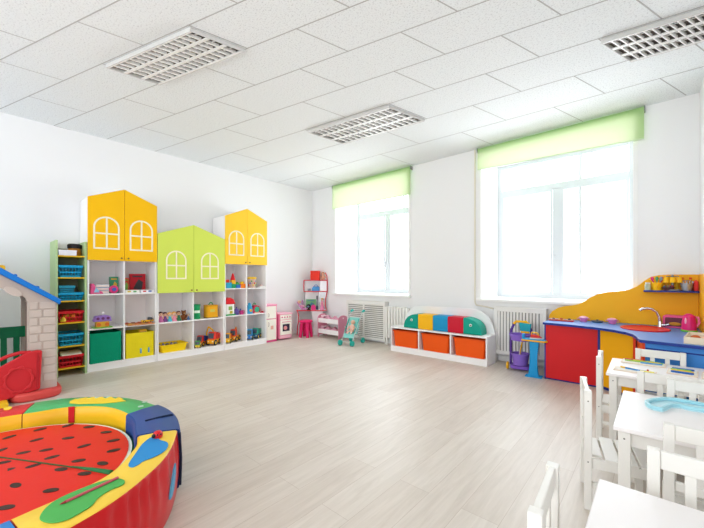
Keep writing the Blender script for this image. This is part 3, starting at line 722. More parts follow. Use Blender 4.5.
MB().prism([(-.085, 0), (.085, 0), (.085, .07), (.06, .10), (-.055, .105), (-.085, .06)], 'y', -.05, .05).build('bag_body', mat('#4d93cc', .5), t, .01); MB().torus((0, 0, .10), .035, .006, 'y', 14, 8, 0, PI).build('handle', mat('#3f7fb8', .5), t)
t = thing('toy_pot', 'small grey pot beside the blue toy bag', 'toy', dl(-.07, .20, .936)); MB().lathe([(0, 0), (.03, 0), (.035, .05), (.031, .05), (.026, .006), (0, .006)]).build('pot', mat('#9a9aa4', .4), t); MB().torus((0, 0, .05), .034, .003).build('rim', mat('#b0b0b8', .4), t)
t = thing('doll_carrier', 'pink doll carrier with a baby on the left of the pink desk', 'doll seat', dl(-.20, .09, .535), YAW-PI); t.scale = (1.1, 1.25, 1.1)
MB().loft([[(x, -.06*w, z), (x, .06*w, z), (x, .06*w, z-.02), (x, -.06*w, z-.02)] for x, z, w in ((-.11, .05, .8), (-.05, .021, 1), (.03, .05, 1), (.10, .16, .9))]).build('seat_shell', mat('#d88ac4', .5), t, .004)
MB().tube([(0, -.065, .03), (0, -.07, .14), (0, 0, .19), (0, .07, .14), (0, .065, .03)], .007, 8).build('handle', mat('#c070b4', .4), t)
MB().ell((.065, 0, .15), (.034, .034, .034), 12).build('doll_head', mat('#e8b79c', .5), t); MB().ell((0, 0, .07), (.06, .038, .03), 12).build('doll_body', mat('#f0b8c8', .6), t)
t = thing('toy_hairdryer', 'black round toy hair dryer on the pink desk', 'toy', dl(-.065, .06, .535), YAW)
MB().lathe([(0, 0), (.045, 0), (.045, .012), (.015, .02), (.015, .03), (0, .03)]).build('stand', BLK, t); MB().ell((0, 0, .075), (.048, .045, .05)).build('drum', BLK, t); MB().lathe([(0, 0), (.022, 0), (.02, -.01), (0, -.01)], (0, -.046, .075), 14, 'y').build('disc', mat('#6c8aa0', .4), t)
slab_book(dl(-.03, .22, .535), .22, .03, .22, '#7ab57c', 'green picture board standing at the back of the pink desk', 'picture_board', '#4f8a9a', rz=YAW-PI/2)
t = thing('fashion_doll', 'pink dressed toy doll leaning at the right of the desk', 'doll', dl(.225, .08, .535), YAW)
MB().lathe([(0, 0), (.045, 0), (.04, .05), (.018, .14), (.02, .18), (0, .19)]).build('dress', mat('#e58ab0', .6), t); q = MB().ell((0, 0, .215), (.024, .024, .028), 12).build('head', mat('#e9b99e', .5), t); MB().ell((0, .012, .222), (.028, .022, .034), 12).build('hair', mat('#c99a4c', .7), q)
for a in (-1, 1): MB().tube([(a*.018, 0, .17), (a*.04, -.01, .13), (a*.035, -.02, .09)], [.008, .007, .006], 8).build('arm', mat('#e9b99e', .5), t)
t = thing('toy_brush', 'dark toy brush upright in the middle of the desk', 'toy', dl(.115, .10, .535)); MB().lathe([(0, 0), (.02, 0), (.02, .07), (.008, .09), (.008, .30), (0, .305)]).build('brush_body', mat('#3f4a6b', .4), t); MB().lathe([(0, .22), (.014, .225), (.014, .30), (0, .305)]).build('bristles', mat('#2d2d3a', .8), t)
t = thing('toy_case', 'hot pink toy case right of the black hair dryer', 'toy', dl(.045, .03, .535), YAW); MB().prism([(-.05, 0), (.05, 0), (.05, .08), (.03, .105), (-.03, .105), (-.05, .08)], 'y', -.03, .03).build('case_body', mat('#dd3b82', .4), t, .006); MB().torus((0, 0, .105), .02, .004, 'y', 12, 8, 0, PI).build('handle', mat('#c02a70', .4), t)

# pink stool
t = thing('toy_stool', 'hot pink plastic stool in front of the pink desk', 'stool', (-5.40, 4.625, 0), .35)
HP = mat('#e0286a', .4)
MB().lathe([(0, .30), (.11, .30), (.135, .312), (.138, .338), (.12, .352), (0, .355)], n=28).build('seat', HP, t)
for k in range(4):
    a = PI/4+PI/2*k
    MB().tube([(.08*math.cos(a), .08*math.sin(a), .305), (.12*math.cos(a), .12*math.sin(a), 0)], [.040, .030], 12).build('leg', HP, t)

# ------------------------------------------------------------------ doll bunk bed
t = thing('doll_bunk_bed', 'white and pink doll bunk bed beside the stroller', 'doll bed', (-4.985, 4.965, 0))
PK = mat('#dd8fa6', .5)
def endp(x, name='headboard'):
    pts = [(-.13, 0), (-.10, 0), (-.09, .04), (.09, .04), (.10, 0), (.13, 0), (.135, .40)] + [(.12*math.cos(a)*1.1, .40+.07*math.sin(a)) for a in [PI*i/10 for i in range(1, 10)]] + [(-.135, .40)]
    o = MB().prism(pts, 'x', x, x+.016).build(name, PK, t, .003)
    hp = [(.0, .42)]
    hp = []
    for i in range(20):
        a = 2*PI*i/20; hp.append((.022*(16*math.sin(a)**3)/16, (.415)+.022*(13*math.cos(a)-5*math.cos(2*a)-2*math.cos(3*a)-math.cos(4*a))/16))
    MB().prism(hp, 'x', x+.0162, x+.018).build('heart_motif', mat('#f4d3dc', .5), o)
endp(-.285); endp(.31, 'footboard')
for z, n in ((.08, 0), (.30, 1)):
    MB().box(-.269, .31, -.13, -.118, z, z+.09).build('side_rail', CABW, t, .002); MB().box(-.269, .31, .118, .13, z, z+.09).build('side_rail', CABW, t, .002)
    MB().box(-.269, .31, -.118, .118, z, z+.012).build('bed_base', CABW, t)
    b = MB(); nx, ny = 14, 8; random.seed(3+n)
    V = [[b.bm.verts.new((-.25+.54*i/nx, -.112+.224*j/ny, z+.10+.026*math.sin(i*1.3+j*.7)+random.uniform(0, .018)-(.03 if j in (0, ny) or i in (0, nx) else 0))) for j in range(ny+1)] for i in range(nx+1)]
    for i in range(nx):
        for j in range(ny): b._f([V[i][j], V[i+1][j], V[i+1][j+1], V[i][j+1]])
    o = b.build('doll_blanket', mat('#dfa3b6', .9, .1, .35, 30, name='pink_print_cloth')); o.location = (-4.985, 4.965, 0); sd = o.modifiers.new('solid', 'SOLIDIFY'); sd.thickness = .02; sd.offset = -1
    tag(o, ['pink patterned blanket on the lower bunk of the doll bed', 'pink patterned blanket on the upper bunk of the doll bed'][n], 'blanket', 'doll bed blankets')
    o = MB().prism(rrect(-.05, .05, -.08, .08, .03), 'z', 0, .03).build('doll_pillow', mat('#f0cdd6', .9), None, .01, seg=3); o.location = (-5.20, 4.965, z+.112)
    tag(o, ['pale pink pillow on the lower doll bunk', 'pale pink pillow on the upper doll bunk'][n], 'pillow', 'doll bed pillows')

# ------------------------------------------------------------------ doll stroller
t = thing('doll_stroller', 'turquoise doll stroller with a baby doll before the radiator grille', 'stroller', (-4.19, 4.70, 0), -1.35)
TQ = mat('#27b3a5', .4); TM = mat('#cfd6d6', .3, metal=.6)
for s in (-1, 1):
    MB().tube([(.19, s*.10, .05), (.03, s*.10, .28), (-.13, s*.11, .52), (-.17, s*.11, .57)], .008, 8).build('frame_tube', TM, t)
    MB().tube([(-.165, s*.11, .565), (-.215, s*.11, .595), (-.245, s*.11, .58)], .018, 8).build('grip', TQ, t)
    MB().tube([(-.17, s*.10, .05), (-.03, s*.10, .20), (.07, s*.10, .32)], .007, 8).build('frame_tube', TM, t)
for x, s in ((.20, -1), (.20, 1), (-.18, -1), (-.18, 1)):
    for dy in (-.013, .013): 
        w = MB().lathe([(0, -.008), (.044, -.009), (.050, 0), (.044, .009), (0, .008)], (x, s*.11+dy, .050), 18, 'y').build('wheel', TQ, t)
MB().tube([(-.18, -.10, .05), (-.18, .10, .05)], .006, 8).build('axle', TM, t)
MB().tube([(.15, -.10, .06), (.15, .10, .06)], .006, 8).build('footrest', TM, t)
b = MB(); b.loft([[(x, -.095, z), (x, .095, z), (x-.006, .095, z-.008), (x-.006, -.095, z-.008)] for x, z in ((.12, .13), (.08, .20), (.03, .19), (-.02, .22), (-.07, .36), (-.10, .47))])
b.build('seat_fabric', mat('#8fd6cf', .8), t)
for s in (-1, 1): MB().prism([(-.095, .45), (.10, .15), (.08, .22), (.06, .27), (-.06, .45)], 'y', s*.095-.002, s*.095+.002).build('side_fabric', TQ, t)
tt = thing('baby_doll', 'baby doll in peach clothes sitting in the turquoise stroller', 'doll', (-4.19, 4.70, 0), -1.35)
SK = mat('#e9b89e', .5)
MB().ell((-.005, 0, .29), (.035, .045, .07), 14).build('body', mat('#f0c4b4', .7), tt); MB().ell((-.035, 0, .39), (.038, .038, .04), 14).build('head', SK, tt)
for s in (-1, 1):
    MB().tube([(.01, s*.02, .235), (.07, s*.03, .235), (.11, s*.035, .20)], [.018, .015, .012], 8).build('leg', mat('#f0c4b4', .7), tt); MB().tube([(0, s*.04, .32), (.03, s*.055, .28), (.05, s*.05, .26)], [.013, .011, .01], 8).build('arm', SK, tt)

for o_ in (t, tt): o_.scale = (1.08, 1.12, 1.02)
# ------------------------------------------------------------------ radiators
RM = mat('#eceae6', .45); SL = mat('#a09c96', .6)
t = thing('radiator_cover', 'white radiator grille with horizontal slats behind the doll stroller', 'radiator cover', (-4.19, 5.10, 0))
f = MB(); f.frame([(-.49, .05), (.47, .05), (.47, .755), (-.49, .755)], [(-.45, .09), (.43, .09), (.43, .715), (-.45, .715)], 'y', -.02, .0); f.box(-.06, -.025, -.02, 0, .09, .715); f.build('cover_frame', RM, t, .002)
f = MB()
for k in range(17):
    z = .105+.037*k
    for a, c in ((-.45, -.06), (-.025, .43)): f.prism([(-.018, z), (-.002, z+.012), (-.002, z+.018), (-.018, z+.008)], 'x', a, c)
f.build('slats', RM, t)
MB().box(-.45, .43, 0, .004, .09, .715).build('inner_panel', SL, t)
MB().box(-.49, .47, -.02, .105, .755, .775).build('top_panel', RM, t, .002)
for x in (-.49, .45): MB().box(x, x+.02, 0, .09, 0, .755).build('side_panel', RM, t)
def ribs(x0, n, label, pitch=.062, y=5.09, z0=.12, z1=.70):
    t = thing('radiator', label, 'radiator', (x0, y, 0))
    for k in range(n):
        x = .03+pitch*k
        b = MB(); b.prism(rrect(-.045, .045, z0, z1, .03, 4), 'x', x-.022, x+.022)
        b.build('rib', RM, t, .008)
    MB().cyl((0, 0, z1-.05), (pitch*n, 0, z1-.05), .018).build('pipe', RM, t); MB().cyl((0, 0, z0+.05), (pitch*n, 0, z0+.05), .018).build('pipe', RM, t)
    for x in (.03, pitch*(n-1)): MB().box(x-.012, x+.012, -.02, .02, 0, z0+.01).build('foot', RM, t)
ribs(-3.70, 8, 'white cast iron radiator between the slatted grille and the storage bench')
t = thing('radiator_cover', 'white radiator screen with upright slats behind the purple cleaning trolley', 'radiator cover', (-1.42, 5.10, 0))
f = MB(); f.frame([(-.335, .12), (.335, .12), (.335, .78), (-.335, .78)], [(-.29, .17), (.29, .17), (.29, .735), (-.29, .735)], 'y', -.02, .0); f.build('cover_frame', RM, t, .002)
f = MB()
for k in range(14): f.box(-.285+.042*k, -.260+.042*k, -.016, -.004, .17, .735)
f.build('slats', RM, t)
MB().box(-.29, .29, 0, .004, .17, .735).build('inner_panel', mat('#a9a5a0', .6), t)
MB().box(-.335, .335, -.025, .105, .78, .80).build('top_panel', RM, t, .002)
for x in (-.335, .315): MB().box(x, x+.02, 0, .09, 0, .78).build('side_panel', RM, t)
o = MB().tube([(-2.085, 5.19, 3.19), (-2.085, 5.19, .84), (-2.06, 5.185, .80), (-1.9, 5.185, .78), (-1.80, 5.17, .76)], .011, 10).build('heating_pipe', mat('#e9e3d2', .5)); tag(o, 'thin cream heating pipe running down beside the larger window', 'pipe')

# ------------------------------------------------------------------ storage bench with caterpillar cushions
t = thing('storage_bench', 'low white storage bench with three openings under the wall between windows', 'bench', (-2.515, 4.69, 0))
hw = .80
MB().box(-hw, hw, 0, .34, .385, .405).build('bench_top', CABW, t, .002)
for x in (-hw, -hw/3-.01, hw/3-.01, hw-.02): MB().box(x, x+.02, .002, .34, 0 if abs(x) > .5 else .08, .385).build('upright_panel', CABW, t, .001)
MB().box(-hw+.02, hw-.02, .004, .022, 0, .075).build('plinth', CABW, t); MB().box(-hw+.02, hw-.02, .004, .34, .075, .09).build('bench_floor', CABW, t)
MB().box(-hw+.02, hw-.02, .328, .334, .09, .385).build('back_panel', CABI, t)
pts = [(-.60, .405)]
pts = [(-.74, .405), (.79, .405)] + [(.79-.34*(1-math.cos(a)), .405+.35*math.sin(a)) for a in [PI/2*i/8 for i in range(1, 9)]] + [(-.74+.34*(1-math.cos(a)), .405+.35*math.sin(a)) for a in [PI/2*i/8 for i in range(8, 0, -1)]]
MB().prism(pts, 'y', .315, .335).build('backrest', CABW, t, .003)
for k in range(3):
    cx = -2.515-hw*2/3+k*hw*2/3
    tt = thing('orange_bin', ['orange plastic bin in the left opening of the white bench', 'orange plastic bin in the middle opening of the white bench', 'orange plastic bin in the right opening of the white bench'][k], 'bin', (cx, 4.845, .0905), 0, 'orange bins in the bench')
    OM = mat('#ef5a14', .42, .35, .04); a, c, h = .230, .14, .245
    def rr(s, z, off=0): return [(x, y, z) for x, y in rrect(-a*s+off, a*s-off, -c*s+off, c*s-off, .03, 4)]
    MB().loft([rr(.9, 0), rr(1, h), rr(1, h, .005), rr(.9, .006, .005)]).build('bin_body', OM, tt)
    MB().frame(rrect(-a-.008, a+.008, -c-.012, c, .03, 4), rrect(-a+.006, a-.006, -c+.006, c-.006, .025, 4), 'z', h, h+.018).build('rim', mat('#e04f10', .4), tt, .003)
    for s in (-1, 1): MB().box(s*(hw/3-.017)-.006, s*(hw/3-.017)+.006, -.14, .12, .235, .245).build('runner', CABW, tt)
def cushion(x0, x1, hexc, label, end=0):
    t = thing('seat_cushion', label, 'cushion', ((x0+x1)/2, 4.865, .4055), 0, 'caterpillar seat cushions on the bench')
    w = (x1-x0)/2-.001; m = mat(hexc, .45, .35, .03, 8, .08, bscale=12)
    prof = rrect(-.12, .12, 0, .235, .022, 4)
    if not end: MB().prism(prof, 'x', -w, w).build('cushion_body', m, t, .008, seg=3)
    else:
        rings = []; n = 12
        for i in range(n+1):
            u = i/n; a = u*PI/2; hgt = max(.04, .235*math.cos(a)**.75) if i < n else .02
            x = -w + 2*w*math.sin(a)
            pr = rrect(-.12*(1-.15*u*u), .12*(1-.15*u*u), 0, hgt, min(.022, hgt*.4), 4)
            rings.append([(end*x, p[0], p[1]) for p in pr])
        MB().loft(rings).build('cushion_body', m, t)
        ex = -end*.02
        e = MB().lathe([(0, 0), (.020, 0), (.018, -.005), (0, -.006)], (ex, -.119, .135), 16, 'y').build('eye', mat('#f4f4f2', .4), t)
        MB().lathe([(0, 0), (.011, 0), (.010, -.003), (0, -.003)], (ex+.003, -.1255, .133), 14, 'y').build('pupil', BLK, e)
    return t
cushion(-3.10, -2.825, '#0d9a86', 'teal rounded head cushion with an eye at the left end of the bench', -1)
cushion(-2.825, -2.565, '#f5b81e', 'yellow cube cushion beside the left teal head cushion')
cushion(-2.565, -2.32, '#1d92c4', 'blue cube cushion in the middle of the bench')
cushion(-2.32, -2.075, '#c81c33', 'red cube cushion between the blue cube and right teal head')
cushion(-2.075, -1.82, '#0d9a86', 'teal rounded head cushion with an eye at the right end of the bench', 1)

# ------------------------------------------------------------------ purple cleaning trolley
t = thing('toy_cleaning_trolley', 'purple toy cleaning trolley standing before the upright slat radiator', 'toy trolley', (-1.325, 4.82, 0), .15)
PU = mat('#7c55b8', .4); YM = mat('#f0b21c', .4)
MB().prism(rrect(-.12, .12, -.10, .10, .05), 'z', .03, .075).build('base', PU, t, .008)
for s in (-1, 1):
    MB().tube([(s*.125, .04, .05), (s*.125, .05, .35), (s*.12, .05, .52), (s*.085, .05, .60)], .016, 10).build('upright', mat('#5d3f92', .4), t)
    w = MB().lathe([(0, -.012), (.045, -.012), (.05, 0), (.045, .012), (0, .012)], (s*.155, -.02, .052), 18, 'x').build('wheel', YM, t)
MB().tube([(-.09, .05, .60), (-.06, .05, .632), (.06, .05, .632), (.09, .05, .60)], .018, 10).build('handle', YM, t)
def pail(z, r0, r1, h, nm):
    MB().lathe([(0, z), (r0, z), (r1, z+h), (r1+.008, z+h), (r1+.008, z+h+.012), (r1-.006, z+h+.012), (r0-.006, z+.006), (0, z+.006)], (0, -.03, 0), 26).build(nm, mat('#8a68c6', .4), t)
pail(.08, .085, .105, .14, 'bucket'); pail(.40, .11, .128, .07, 'tray')
MB().torus((0, -.03, .23), .10, .004, 'x', 16, 6, -.1, PI+.1).tf(Matrix.Translation((.0, 0, 0))).build('bucket_handle', mat('#c9c3d8', .4), t)
t = thing('toy_broom', 'yellow toy broom with a turquoise head leaning in the purple trolley', 'toy broom', (-1.345, 4.785, 0))
MB().cyl((.0, -.02, .10), (.06, .045, .50), .009).build('broomstick', YM, t); MB().box(-.05, .05, -.012, .012, 0, .03).tf(Matrix.Translation((.068, .05, .49))).build('broom_socket', YM, t, .004); MB().prism([(-.06, 0), (.06, 0), (.075, .10), (-.07, .11)], 'y', -.014, .014).tf(Matrix.Translation((.07, .05, .515))).build('broom_head', mat('#1da0ad', .4), t, .005)
# blue ironing board
t = thing('toy_ironing_board', 'blue toy ironing stand with yellow edged top beside the red kitchen door', 'ironing board', (-1.115, 4.60, 0), .1)
BU = mat('#1f97d4', .4)
MB().prism([(-.13, -.06), (.12, -.075), (.15, -.04), (.15, .06), (.10, .08), (-.13, .06)], 'z', .44, .458).build('board_edge', YM, t, .004); MB().prism([(-.12, -.055), (.12, -.068), (.14, -.035), (.14, .05), (.10, .07), (-.12, .05)], 'z', .458, .468).build('board_top', BU, t, .003)
MB().prism([(-.045, .44), (.06, .44), (.045, .30), (.04, .12), (.055, .015), (-.06, .015), (-.045, .12), (-.04, .30)], 'y', -.035, -.02).build('leg', BU, t, .004)
MB().prism([(-.04, .44), (.055, .44), (.03, .2), (.05, .015), (-.05, .015), (-.03, .2)], 'y', .03, .045).build('leg', mat('#1a86c0', .4), t, .004)
for y in (-.05, .02): MB().box(-.092, .092, y, y+.04, 0, .018).build('foot', BU, t, .006)
MB().box(-.125, -.10, -.05, .05, .468, .52).build('iron_rest', BU, t, .006)
t = thing('toy_iron', 'red and yellow toy iron lying on the blue ironing stand', 'toy iron', (-1.10, 4.615, .469), .1)
MB().prism([(-.06, -.035), (.02, -.035), (.085, 0), (.02, .035), (-.06, .035)], 'z', 0, .012).build('soleplate', mat('#e8e4d8', .3), t); MB().prism([(-.055, .012), (.075, .012), (.03, .045), (-.05, .05)], 'y', -.025, .025).build('iron_body', mat('#d9342e', .4), t, .006); MB().tube([(-.045, 0, .045), (-.04, 0, .075), (.02, 0, .07), (.035, 0, .04)], .008, 8).build('handle', mat('#f0c428', .4), t)

# ------------------------------------------------------------------ play kitchen
t = thing('play_kitchen', 'red, yellow and blue play kitchen with wavy yellow back panel', 'play kitchen', (0, 4.5, 0))
def L(pts, dy=-4.5): return [(x, y+dy) for x, y in pts]
NV = mat('#20388a', .4); BT = mat('#5b90d4', .35, .5, .03)
edge = [(-1.005, 4.575), (-.72, 4.545), (-.50, 4.485), (-.33, 4.39), (-.215, 4.27), (-.155, 4.14), (-.125, 3.98), (-.10, 3.82), (.30, 3.755), (.95, 3.655)]
outl = edge + [(.95, 4.24), (.345, 4.24), (.345, 5.112), (-1.005, 5.112)]
MB().prism(L(outl), 'z', .662, .682).build('worktop', [BT], t, .002)
lip = MB(); 
for p, q in zip(edge[:-1], edge[1:]): lip.beam((p[0], p[1]-4.5-.003, .668), (q[0], q[1]-4.5-.003, .668), .008, .024)
lip.beam((-1.008, .075, .668), (-1.008, .61, .668), .008, .024)
lip.build('worktop_edge', NV, t)
RD = mat('#cf1c22', .4, .4, .02)
d = MB().box(-.985, -.475, .10, .118, .02, .655).build('door', RD, t, .002, label='flat red cupboard door')
MB().box(-1.0, -.985, .10, .61, 0, .66).build('side_panel', NV, t); MB().box(-.475, -.455, .085, .60, 0, .66).build('side_panel', NV, t)
MB().box(-.985, -.475, .12, .14, .0, .02).build('plinth', NV, t)
ydoor = [(-.452, 4.575), (-.17, 4.36), (-.16, 4.373), (-.442, 4.588)]
d = MB().prism(L(ydoor), 'z', .04, .655).build('door', mat('#f0ae10', .4, .35, .02), t, .002, label='yellow cupboard door set at an angle')
MB().box(-.20, -.188, -.117, -.106, .62, .63).build('knob', mat('#55442a', .4), d)
MB().prism(L([(-.44, 4.60), (-.16, 4.39), (-.15, 4.40), (-.43, 4.61)]), 'z', 0, .04).build('plinth', NV, t)
MB().prism(L([(-.165, 4.33), (-.145, 4.33), (-.145, 4.40), (-.165, 4.40)]), 'z', 0, .66).build('side_panel', mat('#e2471f', .4), t)
MB().prism(L([(-.085, 3.85), (-.068, 3.85), (-.068, 4.36), (-.14, 4.36)]), 'z', 0, .66).build('side_panel', mat('#d9431f', .4), t)
MB().prism(L([(-.085, 3.86), (.93, 3.70), (.93, 3.72), (-.085, 3.88)]), 'z', .02, .655).build('front_panel', mat('#4187d0', .4, .4, .02), t, .002)
MB().prism(L([(-.07, 3.857), (.93, 3.695), (.93, 3.700), (-.07, 3.862)]), 'z', .60, .612).build('front_groove', NV, t)
MB().box(.93, .945, -.80, -.27, 0, .66).build('side_panel', NV, t)
w = [(-1.06, .682), (-1.055, .72), (-1.02, .775), (-.95, .825), (-.88, .85), (-.80, .862), (-.72, .885), (-.66, .925), (-.60, .975), (-.53, 1.015), (-.44, 1.042), (-.33, 1.055), (-.24, 1.072), (-.16, 1.115), (-.10, 1.175), (-.04, 1.225), (.03, 1.243), (.10, 1.248), (.335, 1.248), (.335, .682)]
MB().prism([(x, z) for x, z in w], 'y', .612, .628).build('back_panel', mat('#f5b41f', .45, .3, .02), t, .002, label='wavy yellow back panel')
MB().prism([(-.24, .682), (.67, .682), (.67, 1.248), (-.05, 1.248), (-.2, 1.2)], 'x', .335, .350).build('side_splash', mat('#f3b021', .45), t, .002)
sh = MB().box(-.10, .334, .45, .611, 1.058, 1.076).build('wall_shelf', NV, t, .002)
# sink
sk = MB(); n = 28
def ring(s, z): return [(-.085+.20*s*math.cos(2*PI*i/n), .165+.25*s*math.sin(2*PI*i/n), z) for i in range(n)]
sk.loft([ring(1.0, .683), ring(1.0, .692), ring(.93, .694), ring(.86, .686), ring(.8, .684)]); sk.build('sink', mat('#d4182a', .35, .4), t)
fa = MB(); fa.tube([(.035, .385, .682), (.035, .385, .70), (.035, .385, .75)], [.024, .020, .017], 14)
fa.tube([(.035, .385, .74), (.028, .383, .80), (.008, .378, .85), (-.03, .37, .878), (-.07, .36, .885), (-.11, .35, .875), (-.13, .345, .858)], [.015, .0135, .0125, .0125, .0125, .0125, .014], 12); fa.build('faucet', CHROME, t)
MB().tube([(.04, .385, .712), (.08, .375, .716), (.105, .37, .728)], [.016, .011, .008], 10).build('faucet_lever', CHROME, t)
Zk = .683
t = thing('toy_plate_tray', 'red tray with little white and brown plates at the left of the worktop', 'toy tray', (-.87, 4.86, Zk))
MB().box(-.13, .13, -.045, .045, 0, .012).build('tray', mat('#c9262a', .4), t, .003)
for k in range(3): 
    p = MB().lathe([(0, .012), (.025, .012), (.036, .022), (.028, .017), (0, .016)], (-.085+.085*k, 0, 0), 18).build('plate', mat(['#e8e2d8', '#e9c86a', '#d9d4cc'][k], .4), t); MB().ell((-.085+.085*k, 0, .026), (.018, .018, .010), 12).build('toy_food', mat(['#7c5a3c', '#c2442c', '#3e4648'][k], .5), p)
def bowl(x, y, r, hexc, label, lid=None):
    t = thing('toy_bowl', label, 'bowl', (x, y, Zk)); MB().lathe([(0, 0), (r*.7, 0), (r, .045), (r-.005, .045), (r*.65, .006), (0, .006)]).build('bowl', mat(hexc, .4), t)
    MB().lathe([(0, .046), (r+.004, .046), (r+.002, .054), (r*.3, .066), (0, .066)]).build('lid', mat(lid or hexc, .4), t)
    for s in (-1, 1): MB().torus((s*(r+.006), 0, .035), .012, .004).build('handle', mat(hexc, .4), t)
bowl(-.655, 4.97, .045, '#d878b0', 'mauve pink toy pot near the left of the worktop', '#eab5cf')
bowl(-.375, 4.94, .045, '#d878b0', 'mauve pink toy pot nearer the red sink', '#e5a6c6')
t = thing('toy_pan', 'flat dark grey toy pan lid between the two pink pots', 'toy pan', (-.52, 4.98, Zk)); MB().lathe([(0, 0), (.05, 0), (.062, .018), (.04, .022), (0, .022)]).build('pan', mat('#4a5f78', .4), t); MB().lathe([(0, .02), (.01, .02), (.013, .034), (0, .036)]).build('knob', mat('#2f3f52', .4), t)
t = thing('toy_microwave', 'pink toy microwave behind the faucet', 'toy microwave', (.155, 4.975, Zk), -.12)
f = MB(); f.prism(rrect(-.095, .095, 0, .13, .02), 'y', -.05, .10); f.build('microwave_body', mat('#e85a94', .4), t, .005); MB().prism(rrect(-.075, .075, .02, .11, .012), 'y', -.054, -.0505).build('microwave_window', mat('#6a2a3f', .3), t); MB().ell((0, -.054, .045), (.05, .004, .018), 12).build('toy_pizza', mat('#c98a2c', .5), t)
MB().box(.079, .09, -.053, -.05, .03, .10).build('button_strip', mat('#c23a74', .4), t)
t = thing('toy_kettle', 'hot pink toy kettle on a green base at the right of the worktop', 'toy kettle', (.245, 4.70, Zk))
MB().prism(rrect(-.06, .06, -.05, .05, .045), 'z', 0, .018).build('base', mat('#6fc23c', .4), t, .003)
MB().lathe([(0, .018), (.055, .018), (.054, .08), (.044, .155), (.018, .175), (0, .178)]).build('kettle_body', mat('#e12a78', .3), t)
MB().tube([(.03, 0, .15), (.065, 0, .14), (.07, 0, .09), (.05, 0, .05)], .011, 10).build('handle', mat('#f07aa8', .4), t)
MB().ell((-.025, -.035, .10), (.010, .016, .04), 10).build('gauge', mat('#f6b8cf', .3), t)
t = thing('wooden_crate', 'pale wooden toy crate with play food at the right edge', 'crate', (.38, 3.98, Zk), -.12)
WD = mat('#e7d6bd', .6, .3, .08, 20)
a, c = .19, .20
MB().box(-a, a, -c, c, 0, .006).build('crate_bottom', WD, t)
for bb in ((-a, -a+.008, -c, c), (a-.008, a, -c, c), (-a+.008, a-.008, -c, -c+.008), (-a+.008, a-.008, c-.008, c)): MB().box(bb[0], bb[1], bb[2], bb[3], .0, .055).build('crate_side', WD, t, .001)
for k in range(10):
    hx = ['#c8622e', '#d9a082', '#b5342c', '#e0b98a', '#8c4a2e'][k % 5]
    b = MB().ell((0, 0, .02), (.032, .024, .02), 14) if k % 2 else MB().lathe([(0, 0), (.03, 0), (.034, .015), (.02, .034), (0, .036)], n=16)
    o = b.build('play_food', mat(hx, .5)); o.location = (.38-.13+.065*(k % 5)+.0, 3.98-.10+.17*(k//5)-.02*(k % 5), Zk+.007); o.rotation_euler = (0, 0, k*.7)
    tag(o, 'wooden play food piece lying in the pale crate', 'play food', 'play food in the wooden crate')
# shelf items
zs = 1.0765
t = thing('glass_jar', 'small clear jar at the left end of the navy shelf', 'jar', (-.065, 5.02, zs)); MB().lathe([(0, 0), (.026, 0), (.028, .05), (.02, .07), (0, .07)]).build('jar_body', mat('#b9c2a6', .15, .6, .3, 30), t); MB().lathe([(0, .07), (.022, .07), (.022, .085), (0, .085)]).build('lid', mat('#d8dad4', .4), t)
t = thing('toy_cup', 'yellow toy cup holding spoons on the navy shelf', 'cup', (.01, 5.01, zs)); MB().lathe([(0, 0), (.036, 0), (.044, .085), (.04, .085), (.032, .006), (0, .006)]).build('cup', mat('#f5bd14', .4), t); MB().torus((0, -.046, .045), .02, .005, 'x').build('handle', mat('#f5bd14', .4), t)
for k, (dx, dy, hx, lb) in enumerate(((-.02, 0, '#d8347f', 'pink toy spoon leaning left in the yellow cup'), (.0, .01, '#49a06a', 'green toy spatula in the yellow cup'), (.018, 0, '#7a8fa0', 'grey toy ladle in the yellow cup'), (.024, .01, '#d84a2c', 'red toy fork at the right of the yellow cup'))):
    t = thing('toy_spoon', lb, 'utensil', (.01+dx*.5, 5.01+dy, zs+.008)); MB().tube([(0, 0, 0), (dx*1.2, 0, .10)], .005, 8).build('stem', mat(hx, .4), t); MB().ell((dx*1.4, 0, .118), (.014, .007, .024), 12).build('spoon_bowl', mat(hx, .4), t)
t = thing('dish_rack', 'grey toy carousel holding small yellow cups above a dark bowl', 'dish rack', (.135, 5.03, zs))
GY = mat('#7d8388', .35, metal=.4)
MB().lathe([(0, 0), (.07, 0), (.065, .012), (.012, .016), (.010, .15), (0, .152)]).build('stand', GY, t)
for k in range(6):
    a = PI/6+PI/3*k; MB().tube([(0, 0, .15), (.05*math.cos(a), .05*math.sin(a), .155), (.056*math.cos(a), .056*math.sin(a), .145)], .004, 8).build('arm', GY, t)
MB().lathe([(0, .15), (.012, .15), (.008, .17), (0, .17)]).build('knob', GY, t)
for k in range(6):
    a = PI/6+PI/3*k; q = thing('toy_cup', 'small yellow cup hanging from the grey carousel', 'cup', (.135+.058*math.cos(a), 5.03+.058*math.sin(a), zs+.085), 0, 'yellow cups on the carousel')
    MB().lathe([(0, .058), (.02, .058), (.026, 0), (.022, 0), (.016, .052), (0, .052)]).build('cup', mat('#f7c118', .4), q)
t = thing('toy_bowl', 'dark brown toy bowl of food below the hanging yellow cups', 'bowl', (.10, 4.985, zs)); MB().lathe([(0, 0), (.03, 0), (.05, .035), (.045, .035), (.03, .008), (0, .008)], sx=1.1, sy=.5).build('bowl', mat('#5a3a3c', .4), t)
for k in range(6): MB().ell((-.03+.012*k, 0, .04+.006*(k % 2)), (.011, .012, .012), 10).build('toy_food', mat(['#3f6f8a', '#8a4a3a', '#6a8a5a', '#b0705a', '#4a4a6a', '#9a3040'][k], .5), t)
